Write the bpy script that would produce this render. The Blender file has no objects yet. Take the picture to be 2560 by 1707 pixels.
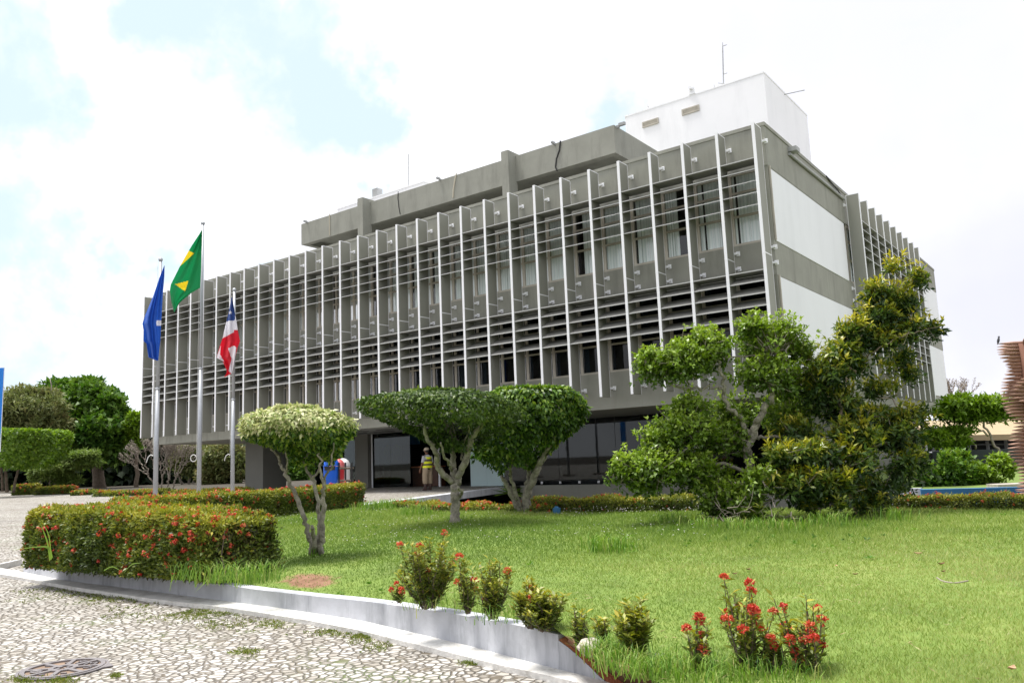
import bpy, math, random
import numpy as np
from math import sin, cos, tan, pi, radians, sqrt, exp, atan2
from mathutils import Matrix, Vector
random.seed(7); rng = np.random.default_rng(11)
SC = bpy.context.scene; COL = SC.collection
# ------------------------------------------------------------------ camera model (photo pixels 2560x1707)
F = 2012.55; YW, PT, RL = [radians(a) for a in (-36.70607, 8.2268, -2.3336)]
H = 1.6
C = np.array([8.408793, -24.823106, H])
FW = np.array([sin(YW)*cos(PT), cos(YW)*cos(PT), sin(PT)])
_r = np.array([cos(YW), -sin(YW), 0.]); _u = np.cross(_r, FW)
RT = cos(RL)*_r + sin(RL)*_u; UP = -sin(RL)*_r + cos(RL)*_u
def ray(u, v): return FW + RT*(u-1280)/F - UP*(v-853.5)/F
def onz(u, v, z): d = ray(u, v); return C + d*((z-C[2])/d[2])
def ony(u, v, y): d = ray(u, v); return C + d*((y-C[1])/d[1])
def onx(u, v, x): d = ray(u, v); return C + d*((x-C[0])/d[0])
def at(u, v, dep): return C + ray(u, v)*dep
def dep(p): return float((np.asarray(p)-C) @ FW)
def sm(t): t = min(1, max(0, t)); return t*t*(3-2*t)
def hz(x, y):                                      # height of the paved plaza
    return 0.3*sm((math.hypot(x-C[0], y-C[1])-12)/14)
def onpl(u, v, add=0.):
    z = 0.1
    for _ in range(12):
        p = onz(u, v, z+add); z = hz(p[0], p[1])
    return onz(u, v, z+add)
ZL = 0.35                                           # lawn level
# ------------------------------------------------------------------ node / material helpers
def newmat(name):
    m = bpy.data.materials.new(name); m.use_nodes = True
    nt = m.node_tree; nt.nodes.clear()
    out = nt.nodes.new('ShaderNodeOutputMaterial'); return m, nt, out
def N(nt, t, **kw):
    n = nt.nodes.new(t)
    for k, v in kw.items():
        if k.startswith('i_'):
            key = k[2:].replace('_', ' ')
            n.inputs[int(key) if key.isdigit() else key].default_value = v
        else: setattr(n, k, v)
    return n
def L(nt, a, ao, b, bi): nt.links.new(a.outputs[ao], b.inputs[bi])
def ramp(nt, stops, interp='LINEAR'):
    r = nt.nodes.new('ShaderNodeValToRGB'); e = r.color_ramp.elements; r.color_ramp.interpolation = interp
    while len(e) < len(stops): e.new(0.5)
    for k, (p, c) in enumerate(stops):
        e[k].position = p; e[k].color = (c[0], c[1], c[2], 1) if not isinstance(c, (int, float)) else (c, c, c, 1)
    return r
def c3(c): return (c[0], c[1], c[2], 1)
def surf(name, col, rough=.6, var=.12, scale=3., metal=0., bump=0., stain=None, stain_amt=0., spec=.4, streak=False, fine=0.):
    """painted / mineral surface: base colour with blotchy variation, optional stains and fine grain"""
    m, nt, out = newmat(name)
    b = N(nt, 'ShaderNodeBsdfPrincipled', i_Roughness=rough, i_Metallic=metal)
    b.inputs['Specular IOR Level'].default_value = spec
    tc = N(nt, 'ShaderNodeTexCoord')
    nz = N(nt, 'ShaderNodeTexNoise', i_Scale=scale, i_Detail=6., i_Roughness=.6); L(nt, tc, 'Object', nz, 'Vector')
    lo = [max(0, x*(1-var)) for x in col]; hi = [min(1, x*(1+var)) for x in col]
    r = ramp(nt, [(.3, lo), (.7, hi)]); L(nt, nz, 'Fac', r, 'Fac')
    last = r
    if stain:
        mp = N(nt, 'ShaderNodeMapping'); L(nt, tc, 'Object', mp, 'Vector')
        mp.inputs['Scale'].default_value = (1, 1, .18) if streak else (1, 1, 1)
        n2 = N(nt, 'ShaderNodeTexNoise', i_Scale=scale*1.7, i_Detail=8., i_Roughness=.7); L(nt, mp, 'Vector', n2, 'Vector')
        r2 = ramp(nt, [(.5, 0.), (.72, stain_amt)]); L(nt, n2, 'Fac', r2, 'Fac')
        mx = N(nt, 'ShaderNodeMix', data_type='RGBA'); L(nt, r2, 'Color', mx, 0); L(nt, last, 'Color', mx, 6)
        mx.inputs[7].default_value = c3(stain); nt.links.new(mx.outputs[2], b.inputs['Base Color'])
    else: L(nt, last, 'Color', b, 'Base Color')
    if bump:
        n3 = N(nt, 'ShaderNodeTexNoise', i_Scale=scale*(fine or 8), i_Detail=5.); L(nt, tc, 'Object', n3, 'Vector')
        bp = N(nt, 'ShaderNodeBump', i_Strength=bump, i_Distance=.02); L(nt, n3, 'Fac', bp, 'Height'); L(nt, bp, 'Normal', b, 'Normal')
    L(nt, b, 0, out, 0); return m
def leafmat(name, cols, rough=.5, trans=.25, spec=.4):
    """leaf colour picked per leaf through its own 'tint' value"""
    m, nt, out = newmat(name)
    a = N(nt, 'ShaderNodeAttribute', attribute_name='tint')
    r = ramp(nt, [(i/(len(cols)-1), c) for i, c in enumerate(cols)]); L(nt, a, 'Fac', r, 'Fac')
    b = N(nt, 'ShaderNodeBsdfPrincipled', i_Roughness=rough); b.inputs['Specular IOR Level'].default_value = spec
    t = N(nt, 'ShaderNodeBsdfTranslucent'); L(nt, r, 'Color', b, 'Base Color')
    hs = N(nt, 'ShaderNodeHueSaturation', i_Value=1.25, i_Saturation=1.1); L(nt, r, 'Color', hs, 'Color'); L(nt, hs, 'Color', t, 'Color')
    mx = N(nt, 'ShaderNodeMixShader', i_0=trans); L(nt, b, 0, mx, 1); L(nt, t, 0, mx, 2); L(nt, mx, 0, out, 0); return m
def glassmat(name, tint, refl=.9, base=.06):
    m, nt, out = newmat(name)
    fr = N(nt, 'ShaderNodeLayerWeight', i_Blend=.25)
    ma = N(nt, 'ShaderNodeMath', operation='MULTIPLY_ADD'); L(nt, fr, 'Fresnel', ma, 0); ma.inputs[1].default_value = refl; ma.inputs[2].default_value = base; ma.use_clamp = True
    tr = N(nt, 'ShaderNodeBsdfTransparent', i_Color=c3(tint)); gl = N(nt, 'ShaderNodeBsdfGlossy', i_Roughness=.02)
    mx = N(nt, 'ShaderNodeMixShader'); L(nt, ma, 0, mx, 0); L(nt, tr, 0, mx, 1); L(nt, gl, 0, mx, 2); L(nt, mx, 0, out, 0); return m
# ------------------------------------------------------------------ mesh helpers
class MB:
    def __init__(s): s.v = []; s.f = []; s.m = []
    def add(s, vs, fs, mi=0):
        o = len(s.v); s.v += [tuple(map(float, p)) for p in vs]
        for f in fs: s.f.append([o+i for i in f]); s.m.append(mi)
        return s
    def box(s, a, b, mi=0, fn=None, mis=None):
        x0, y0, z0 = a; x1, y1, z1 = b
        vs = [(x0,y0,z0),(x1,y0,z0),(x1,y1,z0),(x0,y1,z0),(x0,y0,z1),(x1,y0,z1),(x1,y1,z1),(x0,y1,z1)]
        if fn: vs = [fn(*p) for p in vs]
        fs = [(0,3,2,1),(4,5,6,7),(0,1,5,4),(1,2,6,5),(2,3,7,6),(3,0,4,7)]   # bottom top y0 x1 y1 x0
        o = len(s.v); s.v += [tuple(map(float, p)) for p in vs]
        for k, f in enumerate(fs): s.f.append([o+i for i in f]); s.m.append(mis[k] if mis else mi)
        return s
    def tube(s, path, rad, n=8, mi=0, cap=True):
        P = [np.asarray(p, float) for p in path]; k = len(P)
        if isinstance(rad, (int, float)): rad = [rad]*k
        o = len(s.v); ref = None
        for i in range(k):
            t = P[min(i+1, k-1)]-P[max(i-1, 0)]; t = t/(np.linalg.norm(t)+1e-9)
            if ref is None: ref = np.array([1., 0, 0]) if abs(t[0]) < .8 else np.array([0, 1., 0])
            a = np.cross(t, ref); a /= np.linalg.norm(a)+1e-9; b = np.cross(t, a); ref = -np.cross(t, a) if False else ref
            for j in range(n):
                q = P[i]+rad[i]*(cos(2*pi*j/n)*a+sin(2*pi*j/n)*b); s.v.append(tuple(map(float, q)))
        for i in range(k-1):
            for j in range(n):
                j2 = (j+1) % n; s.f.append([o+i*n+j, o+i*n+j2, o+(i+1)*n+j2, o+(i+1)*n+j]); s.m.append(mi)
        if cap:
            s.f.append([o+j for j in range(n)][::-1]); s.m.append(mi)
            s.f.append([o+(k-1)*n+j for j in range(n)]); s.m.append(mi)
        return s
    def loft(s, rings, n=14, mi=0, fn=None):
        """rings: (cx,cy,z,rx,ry)"""
        o = len(s.v)
        for (cx, cy, z, rx, ry) in rings:
            for j in range(n):
                p = (cx+rx*cos(2*pi*j/n), cy+ry*sin(2*pi*j/n), z); s.v.append(tuple(map(float, fn(*p) if fn else p)))
        k = len(rings)
        for i in range(k-1):
            for j in range(n):
                j2 = (j+1) % n; s.f.append([o+i*n+j, o+i*n+j2, o+(i+1)*n+j2, o+(i+1)*n+j]); s.m.append(mi)
        s.f.append([o+j for j in range(n)][::-1]); s.m.append(mi); s.f.append([o+(k-1)*n+j for j in range(n)]); s.m.append(mi)
        return s
    def prism(s, poly, z0, z1, mi=0, mside=None):
        n = len(poly); vs = [(x, y, z0) for x, y in poly]+[(x, y, z1) for x, y in poly]
        s.add(vs, [list(range(n))[::-1], list(range(n, 2*n))], mi)
        s.add(vs, [[i, (i+1) % n, n+(i+1) % n, n+i] for i in range(n)], mi if mside is None else mside); return s
    def build(s, name, mats, parent=None, smooth=False, origin=None):
        me = bpy.data.meshes.new(name); vs = s.v
        if origin is not None: vs = [(x-origin[0], y-origin[1], z-origin[2]) for x, y, z in vs]
        me.from_pydata(vs, [], s.f)
        for m in (mats if isinstance(mats, (list, tuple)) else [mats]): me.materials.append(m)
        me.polygons.foreach_set('material_index', s.m)
        if smooth: me.polygons.foreach_set('use_smooth', [True]*len(s.f))
        me.update(); o = bpy.data.objects.new(name, me); COL.objects.link(o)
        if origin is not None: o.location = origin
        if parent is not None:
            o.parent = parent
            if origin is None: o.matrix_parent_inverse = Matrix.Translation(-Vector(parent.location))
            else: o.location = Vector(origin)-Vector(parent.location)
        return o
def bulk(name, V, mat, parent=None, tint=None, smooth=False):
    """V: (n,k,3) polygons of k corners"""
    n, k = V.shape[:2]; me = bpy.data.meshes.new(name)
    me.vertices.add(n*k); me.vertices.foreach_set('co', V.astype(np.float32).ravel())
    me.loops.add(n*k); me.loops.foreach_set('vertex_index', np.arange(n*k, dtype=np.int32))
    me.polygons.add(n); me.polygons.foreach_set('loop_start', np.arange(0, n*k, k, dtype=np.int32))
    try: me.polygons.foreach_set('loop_total', np.full(n, k, dtype=np.int32))
    except Exception: pass
    me.materials.append(mat); me.update(calc_edges=True)
    at_ = me.attributes.new('tint', 'FLOAT', 'POINT')
    if tint is None: tint = rng.random(n)
    at_.data.foreach_set('value', np.repeat(np.clip(tint, 0, 1), k).astype(np.float32))
    o = bpy.data.objects.new(name, me); COL.objects.link(o)
    if parent is not None: o.parent = parent; o.matrix_parent_inverse = Matrix.Translation(-Vector(parent.location))
    return o
def tag(o, label=None, cat=None, group=None, kind=None):
    if label: o['label'] = label
    if cat: o['category'] = cat
    if group: o['group'] = group
    if kind: o['kind'] = kind
    return o
def thing(name, loc, label, cat, group=None):
    o = bpy.data.objects.new(name, None); COL.objects.link(o); o.location = tuple(map(float, loc)); o.empty_display_size = .3
    return tag(o, label, cat, group)
def nrm(a): return a/(np.linalg.norm(a, axis=-1, keepdims=True)+1e-9)
def leaves(P, A, Ln, W, fold=.25):
    """quads: base P, axis A, random roll"""
    n = len(P); A = nrm(A); R = nrm(rng.normal(size=(n, 3))); S = nrm(np.cross(A, R)); Nn = np.cross(S, A)
    flip = np.sign(Nn[:, 2:3]); flip[flip == 0] = 1; Nn = Nn*flip
    Ln = np.broadcast_to(np.asarray(Ln), (n,))[:, None]; W = np.broadcast_to(np.asarray(W), (n,))[:, None]
    mid = P+A*Ln*.5+Nn*W*fold
    return np.stack([P, mid+S*W*.5, P+A*Ln-Nn*Ln*.08, mid-S*W*.5], 1)
def flatleaves(P, A, Up, Ln, W, fold=.2, jit=.35):
    """leaves whose face looks along Up (with jitter)"""
    n = len(P); A = nrm(A); U = nrm(Up+rng.normal(size=(n, 3))*jit); S = nrm(np.cross(A, U)); Nn = np.cross(S, A)
    Ln = np.broadcast_to(np.asarray(Ln), (n,))[:, None]; W = np.broadcast_to(np.asarray(W), (n,))[:, None]
    mid = P+A*Ln*.45+Nn*W*fold
    return np.stack([P, mid+S*W*.5, P+A*Ln-Nn*Ln*.12, mid-S*W*.5], 1)
def rosette(Cn, D, k, Ln, W, spread=.9):
    n = len(Cn); D = nrm(D); A = nrm(D[:, None, :]*rng.uniform(.25, 1, (n, k, 1))+rng.normal(size=(n, k, 3))*spread*.62)
    P = np.repeat(Cn[:, None, :], k, 1)+A*Ln*.1-D[:, None, :]*rng.uniform(0, 1.2, (n, k, 1))*Ln
    l = Ln*rng.uniform(.7, 1.25, n*k)
    return flatleaves(P.reshape(-1, 3), A.reshape(-1, 3), np.repeat(D, k, 0)+np.array([0, 0, .5]), l, l*(W/Ln))
def noise3(P, s, seed=0):
    r = np.random.default_rng(seed); o = np.zeros(len(P))
    for i in range(5):
        k = nrm(r.normal(size=3))*s*(1+.6*i); o += np.sin(P@k+r.uniform(0, 6.28))/(1+.45*i)
    return o/2.4
def ellip(c, r, n, shell=.55, thr=-9, ns=3., seed=0):
    """points through an ellipsoid, denser near its skin, with noisy gaps; returns points and outward directions"""
    d = nrm(rng.normal(size=(n, 3))); q = rng.random(n)**(1-shell)
    wob = 1+.22*noise3(d*2.2, 1.6, seed+5)
    P = np.asarray(c)+d*np.asarray(r)*(q*wob)[:, None]
    k = noise3(P, ns, seed) > thr
    return P[k], nrm(d/np.asarray(r)*min(r))[k]
# camera-aligned ellipsoid axes: u right, v up, w depth
def clump(u, v, d, ru, rv, rd=None):
    """pixel blob at a depth -> world centre and radii (radii in metres, horizontal = mean)"""
    c = at(u, v, d); a = ru*d/F; b = rv*d/F
    return c, np.array([a, rd if rd else a, b])
HR = np.array([cos(YW), -sin(YW), 0.]); HF = np.array([sin(YW), cos(YW), 0.])
def orient(P, c):   # turn local x/y axes onto image-right / depth
    q = P-c; return c+q[:, :1]*HR+q[:, 1:2]*HF+q[:, 2:3]*np.array([0, 0, 1.])
def camellip(u, v, d, ru, rv, n, rd=None, **kw):
    c, r = clump(u, v, d, ru, rv, rd); P, D = ellip(c, r, n, **kw)
    P = orient(P, c); D = orient(D, np.zeros(3)); return P, D
# ------------------------------------------------------------------ materials
GREY = (.284, .287, .248)
M = {}
M['conc'] = surf('painted_concrete', GREY, .75, .09, 1.0, stain=(.15, .15, .13), stain_amt=.55, streak=True, bump=.08)
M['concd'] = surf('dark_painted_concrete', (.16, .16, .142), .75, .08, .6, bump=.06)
M['fin'] = surf('fin_grey_paint', (.27, .272, .236), .6, .05, .7)
M['white'] = surf('white_paint', (.86, .87, .90), .5, .03, .8)
M['wpanel'] = surf('white_wall_panel', (.80, .82, .85), .55, .025, .35, stain=(.58, .60, .62), stain_amt=.28, streak=True)
M['tower'] = surf('tower_white', (.88, .885, .91), .6, .025, .4, stain=(.56, .57, .60), stain_amt=.3, streak=True)
M['soffit'] = surf('soffit_board', (.30, .31, .30), .6, .06, .5)
M['louv'] = surf('louver_grey', (.28, .28, .26), .55, .06, 1.); M['louve'] = surf('louver_edge', (.46, .47, .46), .5, .04, 1.)
M['frame'] = surf('window_frame_beige', (.45, .42, .36), .55, .12, 2.)
M['dark'] = surf('interior_dark', (.03, .03, .032), .8, .2, .6)
M['intw'] = surf('interior_wall', (.10, .10, .10), .8, .2, .4)
M['roof'] = surf('roof_felt', (.2, .2, .19), .85, .15, 1.)
M['glass'] = glassmat('window_glass', (.98, 1., 1.), .5, .07)
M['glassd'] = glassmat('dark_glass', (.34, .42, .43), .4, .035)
M['cable'] = surf('black_cable', (.02, .02, .02), .6)
M['beige'] = surf('beige_pipe', (.5, .46, .36), .6)
M['steel'] = surf('galvanised_steel', (.40, .42, .45), .45, .08, 6., metal=.4)
M['grey'] = surf('grey_plastic', (.35, .36, .36), .5)
M['frost'] = surf('frosted_panel', (.50, .66, .68), .35, .04, 1.)
M['wood'] = surf('dark_wood', (.10, .04, .02), .45, .25, 4.)
M['bark'] = surf('pale_bark', (.27, .25, .21), .9, .45, 9., bump=.9, stain=(.07, .052, .035), stain_amt=.9, fine=4)
M['barkd'] = surf('brown_bark', (.13, .10, .075), .9, .35, 6., bump=.6, fine=5)
M['barkg'] = surf('grey_twig', (.30, .26, .22), .9, .3, 5.)
M['soil'] = surf('red_soil', (.20, .10, .055), .95, .35, 5., bump=.6, fine=6)
M['earth'] = surf('dark_earth', (.05, .042, .03), .95, .4, 2.)
M['brick'] = surf('broken_brick', (.58, .22, .11), .85, .3, 9., bump=.5)
M['stone'] = surf('grey_stone', (.42, .38, .33), .85, .3, 9., bump=.5)
M['rock'] = surf('brown_rock', (.24, .14, .085), .85, .3, 7., bump=.6)
# blinds
def blindmat():
    m, nt, out = newmat('vertical_blind'); b = N(nt, 'ShaderNodeBsdfPrincipled', i_Roughness=.7)
    tc = N(nt, 'ShaderNodeTexCoord'); w = N(nt, 'ShaderNodeTexWave', i_Scale=2.6, i_Distortion=.6); w.bands_direction = 'X'
    L(nt, tc, 'Object', w, 'Vector'); r = ramp(nt, [(0, (.70, .78, .78)), (.5, (.82, .88, .88)), (1, (.86, .91, .91))]); L(nt, w, 'Fac', r, 'Fac'); L(nt, r, 'Color', b, 'Base Color'); L(nt, b, 0, out, 0); return m
M['blind'] = blindmat()
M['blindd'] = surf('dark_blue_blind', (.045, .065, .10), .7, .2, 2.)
# whitewashed low wall with dark runs
M['kerb'] = surf('whitewashed_wall', (.50, .515, .56), .8, .22, 1.6, bump=.25, stain=(.15, .16, .18), stain_amt=.85, streak=True)
M['kerbtop'] = surf('whitewashed_kerb', (.66, .65, .63), .85, .16, 5., bump=.35, stain=(.25, .22, .18), stain_amt=.5)
M['plat'] = surf('platform_edge_white', (.66, .68, .72), .75, .08, 1.2, stain=(.2, .2, .2), stain_amt=.7, streak=True)
M['blue'] = surf('blue_painted_wall', (.035, .16, .34), .7, .15, .8, stain=(.02, .08, .16), stain_amt=.5, streak=True)
M['gwall'] = surf('pale_grey_wall', (.40, .42, .46), .75, .1, 1.)
M['fence'] = surf('dark_slate_wall', (.045, .055, .06), .7, .15, 1.)
# cobbles
def cobble():
    m, nt, out = newmat('white_stone_paving'); b = N(nt, 'ShaderNodeBsdfPrincipled', i_Roughness=.72)
    tc = N(nt, 'ShaderNodeTexCoord'); S = 12.0
    wn = N(nt, 'ShaderNodeTexNoise', i_Scale=5., i_Detail=2.); L(nt, tc, 'Object', wn, 'Vector')
    wm = N(nt, 'ShaderNodeVectorMath', operation='MULTIPLY_ADD'); L(nt, wn, 'Color', wm, 0); wm.inputs[1].default_value = (.07, .07, 0); L(nt, tc, 'Object', wm, 2)
    fl = N(nt, 'ShaderNodeVectorMath', operation='MULTIPLY'); L(nt, wm, 0, fl, 0); fl.inputs[1].default_value = (1, 1, 0)
    ve = N(nt, 'ShaderNodeTexVoronoi', feature='DISTANCE_TO_EDGE', i_Scale=S, i_Randomness=1.); L(nt, fl, 0, ve, 'Vector')
    vc = N(nt, 'ShaderNodeTexVoronoi', feature='F1', i_Scale=S, i_Randomness=1.); L(nt, fl, 0, vc, 'Vector')
    st = ramp(nt, [(0, (.30, .275, .24)), (.3, (.42, .395, .36)), (.75, (.50, .475, .45)), (1, (.57, .55, .52))]); 
    sep = N(nt, 'ShaderNodeSeparateColor'); L(nt, vc, 'Color', sep, 0); L(nt, sep, 0, st, 'Fac')
    gn = N(nt, 'ShaderNodeTexNoise', i_Scale=.55, i_Detail=5., i_Roughness=.65); L(nt, tc, 'Object', gn, 'Vector')
    gr = ramp(nt, [(.32, (.72, .70, .66)), (.6, (1, 1, 1))]); L(nt, gn, 'Fac', gr, 'Fac')
    mu = N(nt, 'ShaderNodeMix', data_type='RGBA', blend_type='MULTIPLY'); mu.inputs[0].default_value = 1; L(nt, st, 'Color', mu, 6); L(nt, gr, 'Color', mu, 7)
    jn = N(nt, 'ShaderNodeTexNoise', i_Scale=1.3, i_Detail=5.); L(nt, tc, 'Object', jn, 'Vector')
    jr = ramp(nt, [(.40, (.11, .09, .065)), (.55, (.14, .115, .08)), (.66, (.10, .13, .04))]); L(nt, jn, 'Fac', jr, 'Fac')
    jw = ramp(nt, [(.03, 0.), (.075, 1.)]); L(nt, ve, 'Distance', jw, 'Fac')
    mx = N(nt, 'ShaderNodeMix', data_type='RGBA'); L(nt, jw, 'Color', mx, 0); L(nt, jr, 'Color', mx, 6); nt.links.new(mu.outputs[2], mx.inputs[7])
    nt.links.new(mx.outputs[2], b.inputs['Base Color'])
    hr = ramp(nt, [(.02, 0.), (.16, 1.)]); L(nt, ve, 'Distance', hr, 'Fac')
    bp = N(nt, 'ShaderNodeBump', i_Strength=1., i_Distance=.03); L(nt, hr, 'Color', bp, 'Height'); L(nt, bp, 'Normal', b, 'Normal')
    L(nt, b, 0, out, 0); return m
M['cobble'] = cobble()
def lawnmat():
    m, nt, out = newmat('lawn_ground'); b = N(nt, 'ShaderNodeBsdfPrincipled', i_Roughness=.9); tc = N(nt, 'ShaderNodeTexCoord')
    n1 = N(nt, 'ShaderNodeTexNoise', i_Scale=1.1, i_Detail=7., i_Roughness=.7); L(nt, tc, 'Object', n1, 'Vector')
    r = ramp(nt, [(.28, (.085, .12, .02)), (.5, (.13, .20, .03)), (.68, (.19, .24, .05)), (.82, (.24, .19, .08))]); L(nt, n1, 'Fac', r, 'Fac')
    at_ = N(nt, 'ShaderNodeAttribute', attribute_name='bare'); n2 = N(nt, 'ShaderNodeTexNoise', i_Scale=9., i_Detail=6.); L(nt, tc, 'Object', n2, 'Vector'); sr = ramp(nt, [(.3, (.13, .06, .03)), (.7, (.27, .15, .09))]); L(nt, n2, 'Fac', sr, 'Fac')
    ad = N(nt, 'ShaderNodeMath', operation='MULTIPLY_ADD'); L(nt, n2, 'Fac', ad, 0); ad.inputs[1].default_value = .5; L(nt, at_, 'Fac', ad, 2); br_ = ramp(nt, [(.55, 0.), (.75, 1.)]); L(nt, ad, 0, br_, 'Fac')
    mx = N(nt, 'ShaderNodeMix', data_type='RGBA'); L(nt, br_, 'Color', mx, 0); L(nt, r, 'Color', mx, 6); L(nt, sr, 'Color', mx, 7); nt.links.new(mx.outputs[2], b.inputs['Base Color']); L(nt, b, 0, out, 0); return m
M['lawn'] = lawnmat()
M['grass'] = leafmat('grass_blade', [(.085, .155, .025), (.165, .25, .045), (.25, .325, .075), (.36, .39, .14), (.48, .44, .22)], .6, .35, .25)
M['tuft'] = leafmat('tuft_blade', [(.05, .13, .02), (.12, .24, .03), (.22, .34, .06), (.38, .36, .14)], .5, .35, .3)
M['weed'] = leafmat('paving_weed', [(.10, .14, .02), (.16, .22, .03), (.26, .24, .08)], .6, .3)
M['daisy'] = leafmat('tiny_white_petal', [(.58, .55, .56), (.66, .60, .63)], .6, .2)
M['flower'] = leafmat('red_flower', [(.48, .045, .035), (.58, .085, .05), (.64, .15, .075), (.64, .24, .12)], .55, .25)
M['ixora'] = leafmat('ixora_leaf', [(.045, .075, .016), (.095, .14, .022), (.18, .22, .032), (.33, .34, .045), (.44, .38, .055)], .45, .25)
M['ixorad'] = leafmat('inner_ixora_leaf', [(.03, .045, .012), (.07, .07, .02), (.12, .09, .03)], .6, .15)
M['var'] = leafmat('variegated_leaf', [(.17, .25, .055), (.38, .44, .16), (.56, .57, .28), (.68, .67, .42)], .5, .25)
M['fic'] = leafmat('ficus_leaf', [(.018, .048, .009), (.045, .105, .015), (.095, .19, .024), (.20, .31, .04), (.33, .40, .07)], .42, .28, .35)
M['ficd'] = leafmat('dark_ficus_leaf', [(.022, .046, .010), (.05, .095, .018), (.105, .17, .028), (.20, .26, .05)], .45, .25, .3)
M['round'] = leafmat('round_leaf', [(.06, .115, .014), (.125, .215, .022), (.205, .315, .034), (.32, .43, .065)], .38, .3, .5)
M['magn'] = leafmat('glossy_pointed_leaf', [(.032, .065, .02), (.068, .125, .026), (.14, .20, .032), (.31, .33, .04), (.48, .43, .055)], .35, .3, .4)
M['bigt'] = leafmat('dense_tree_leaf', [(.018, .055, .010), (.045, .115, .016), (.10, .19, .026), (.17, .27, .045)], .5, .25)
M['olive'] = leafmat('olive_leaf', [(.075, .105, .03), (.12, .155, .045), (.18, .205, .07), (.24, .21, .09)], .6, .25)
M['lime'] = leafmat('lime_leaf', [(.07, .14, .015), (.14, .25, .022), (.25, .37, .045)], .5, .3)
M['feather'] = leafmat('feathery_leaf', [(.10, .17, .03), (.16, .24, .05), (.22, .27, .09)], .6, .3)
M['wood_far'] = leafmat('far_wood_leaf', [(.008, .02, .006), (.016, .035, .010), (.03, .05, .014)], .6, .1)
# ------------------------------------------------------------------ camera, light, sky
cam = bpy.data.cameras.new('camera'); co = bpy.data.objects.new('camera', cam); COL.objects.link(co); SC.camera = co
cam.sensor_width = 36; cam.sensor_fit = 'HORIZONTAL'; cam.lens = F/2560*36; cam.clip_start = .1; cam.clip_end = 3000
mw = Matrix.Identity(4)
for i in range(3): mw[i][0] = RT[i]; mw[i][1] = UP[i]; mw[i][2] = -FW[i]; mw[i][3] = C[i]
co.matrix_world = mw
SUN_EL, SUN_AZ = radians(74), radians(-105)          # azimuth as a compass-like angle from +Y towards +X
sd = np.array([sin(SUN_AZ)*cos(SUN_EL), cos(SUN_AZ)*cos(SUN_EL), sin(SUN_EL)])
sl = bpy.data.lights.new('sun', 'SUN'); sl.energy = 2.8; sl.angle = radians(20); sl.color = (1, .965, .90)
so = bpy.data.objects.new('sun', sl); COL.objects.link(so); so.location = (0, -10, 60)
so.rotation_euler = Vector(sd).to_track_quat('Z', 'Y').to_euler()
W = bpy.data.worlds.new('World'); SC.world = W; W.use_nodes = True; nt = W.node_tree; nt.nodes.clear()
wo = nt.nodes.new('ShaderNodeOutputWorld'); bg = N(nt, 'ShaderNodeBackground', i_Strength=.10)
sky = N(nt, 'ShaderNodeTexSky', sky_type='NISHITA', sun_disc=False, sun_elevation=SUN_EL, sun_rotation=SUN_AZ, air_density=1., dust_density=1.5, ozone_density=1.2)
tc = N(nt, 'ShaderNodeTexCoord')
def vdir(u, v): d = ray(u, v); return d/np.linalg.norm(d)
# a cloud layer: noise over the sky direction, thinner where the photograph shows blue gaps
n1 = N(nt, 'ShaderNodeTexNoise', i_Scale=4.2, i_Detail=10., i_Roughness=.62, i_Distortion=.2); L(nt, tc, 'Generated', n1, 'Vector')
n2 = N(nt, 'ShaderNodeTexNoise', i_Scale=1.9, i_Detail=5., i_Roughness=.55); L(nt, tc, 'Generated', n2, 'Vector')
nw = N(nt, 'ShaderNodeTexNoise', i_Scale=3.2, i_Detail=6., i_Roughness=.6); L(nt, tc, 'Generated', nw, 'Vector')
wsub = N(nt, 'ShaderNodeVectorMath', operation='SUBTRACT'); L(nt, nw, 'Color', wsub, 0); wsub.inputs[1].default_value = (.5, .5, .5)
wmad = N(nt, 'ShaderNodeVectorMath', operation='MULTIPLY_ADD'); L(nt, wsub, 0, wmad, 0); wmad.inputs[1].default_value = (.42, .42, .42); L(nt, tc, 'Generated', wmad, 2)
def blob(u, v, rad):
    d = vdir(u, v); vm = N(nt, 'ShaderNodeVectorMath', operation='DISTANCE'); L(nt, wmad, 0, vm, 0); vm.inputs[1].default_value = tuple(d)
    mr = N(nt, 'ShaderNodeMapRange', interpolation_type='SMOOTHERSTEP'); L(nt, vm, 'Value', mr, 0); mr.inputs[1].default_value = rad; mr.inputs[2].default_value = 0; mr.inputs[3].default_value = 0; mr.inputs[4].default_value = 1; mr.clamp = True
    return mr
def mmax(a, b):
    m = N(nt, 'ShaderNodeMath', operation='MAXIMUM'); L(nt, a, 0, m, 0); L(nt, b, 0, m, 1); return m
acc = None
for (u, v, r) in [(0, 130, .19), (430, 40, .12), (570, 120, .16), (760, 150, .17), (900, 210, .12), (20, 660, .20), (200, 720, .18), (130, 880, .20), (430, 640, .11), (1590, 250, .07), (970, 420, .07)]:
    b = blob(u, v, r); acc = b if acc is None else mmax(acc, b)
cl = N(nt, 'ShaderNodeMath', operation='MULTIPLY_ADD'); L(nt, acc, 0, cl, 0); cl.inputs[1].default_value = -.46; L(nt, n1, 'Fac', cl, 2)
cr = ramp(nt, [(.06, 0.), (.40, 1.)]); cr.color_ramp.interpolation = 'EASE'; L(nt, cl, 0, cr, 'Fac')
cc = ramp(nt, [(.33, (4.2, 4.25, 4.6)), (.47, (5.1, 5.15, 5.45)), (.62, (6.7, 6.75, 7.0))]); L(nt, n2, 'Fac', cc, 'Fac')
gacc = None
for (u, v, r) in [(2330, 130, .60), (2050, 140, .36), (2450, 620, .34), (1850, 60, .3)]:
    b = blob(u, v, r); gacc = b if gacc is None else mmax(gacc, b)
gn = N(nt, 'ShaderNodeMath', operation='MULTIPLY'); L(nt, gacc, 0, gn, 0); gn.inputs[1].default_value = .8
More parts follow.
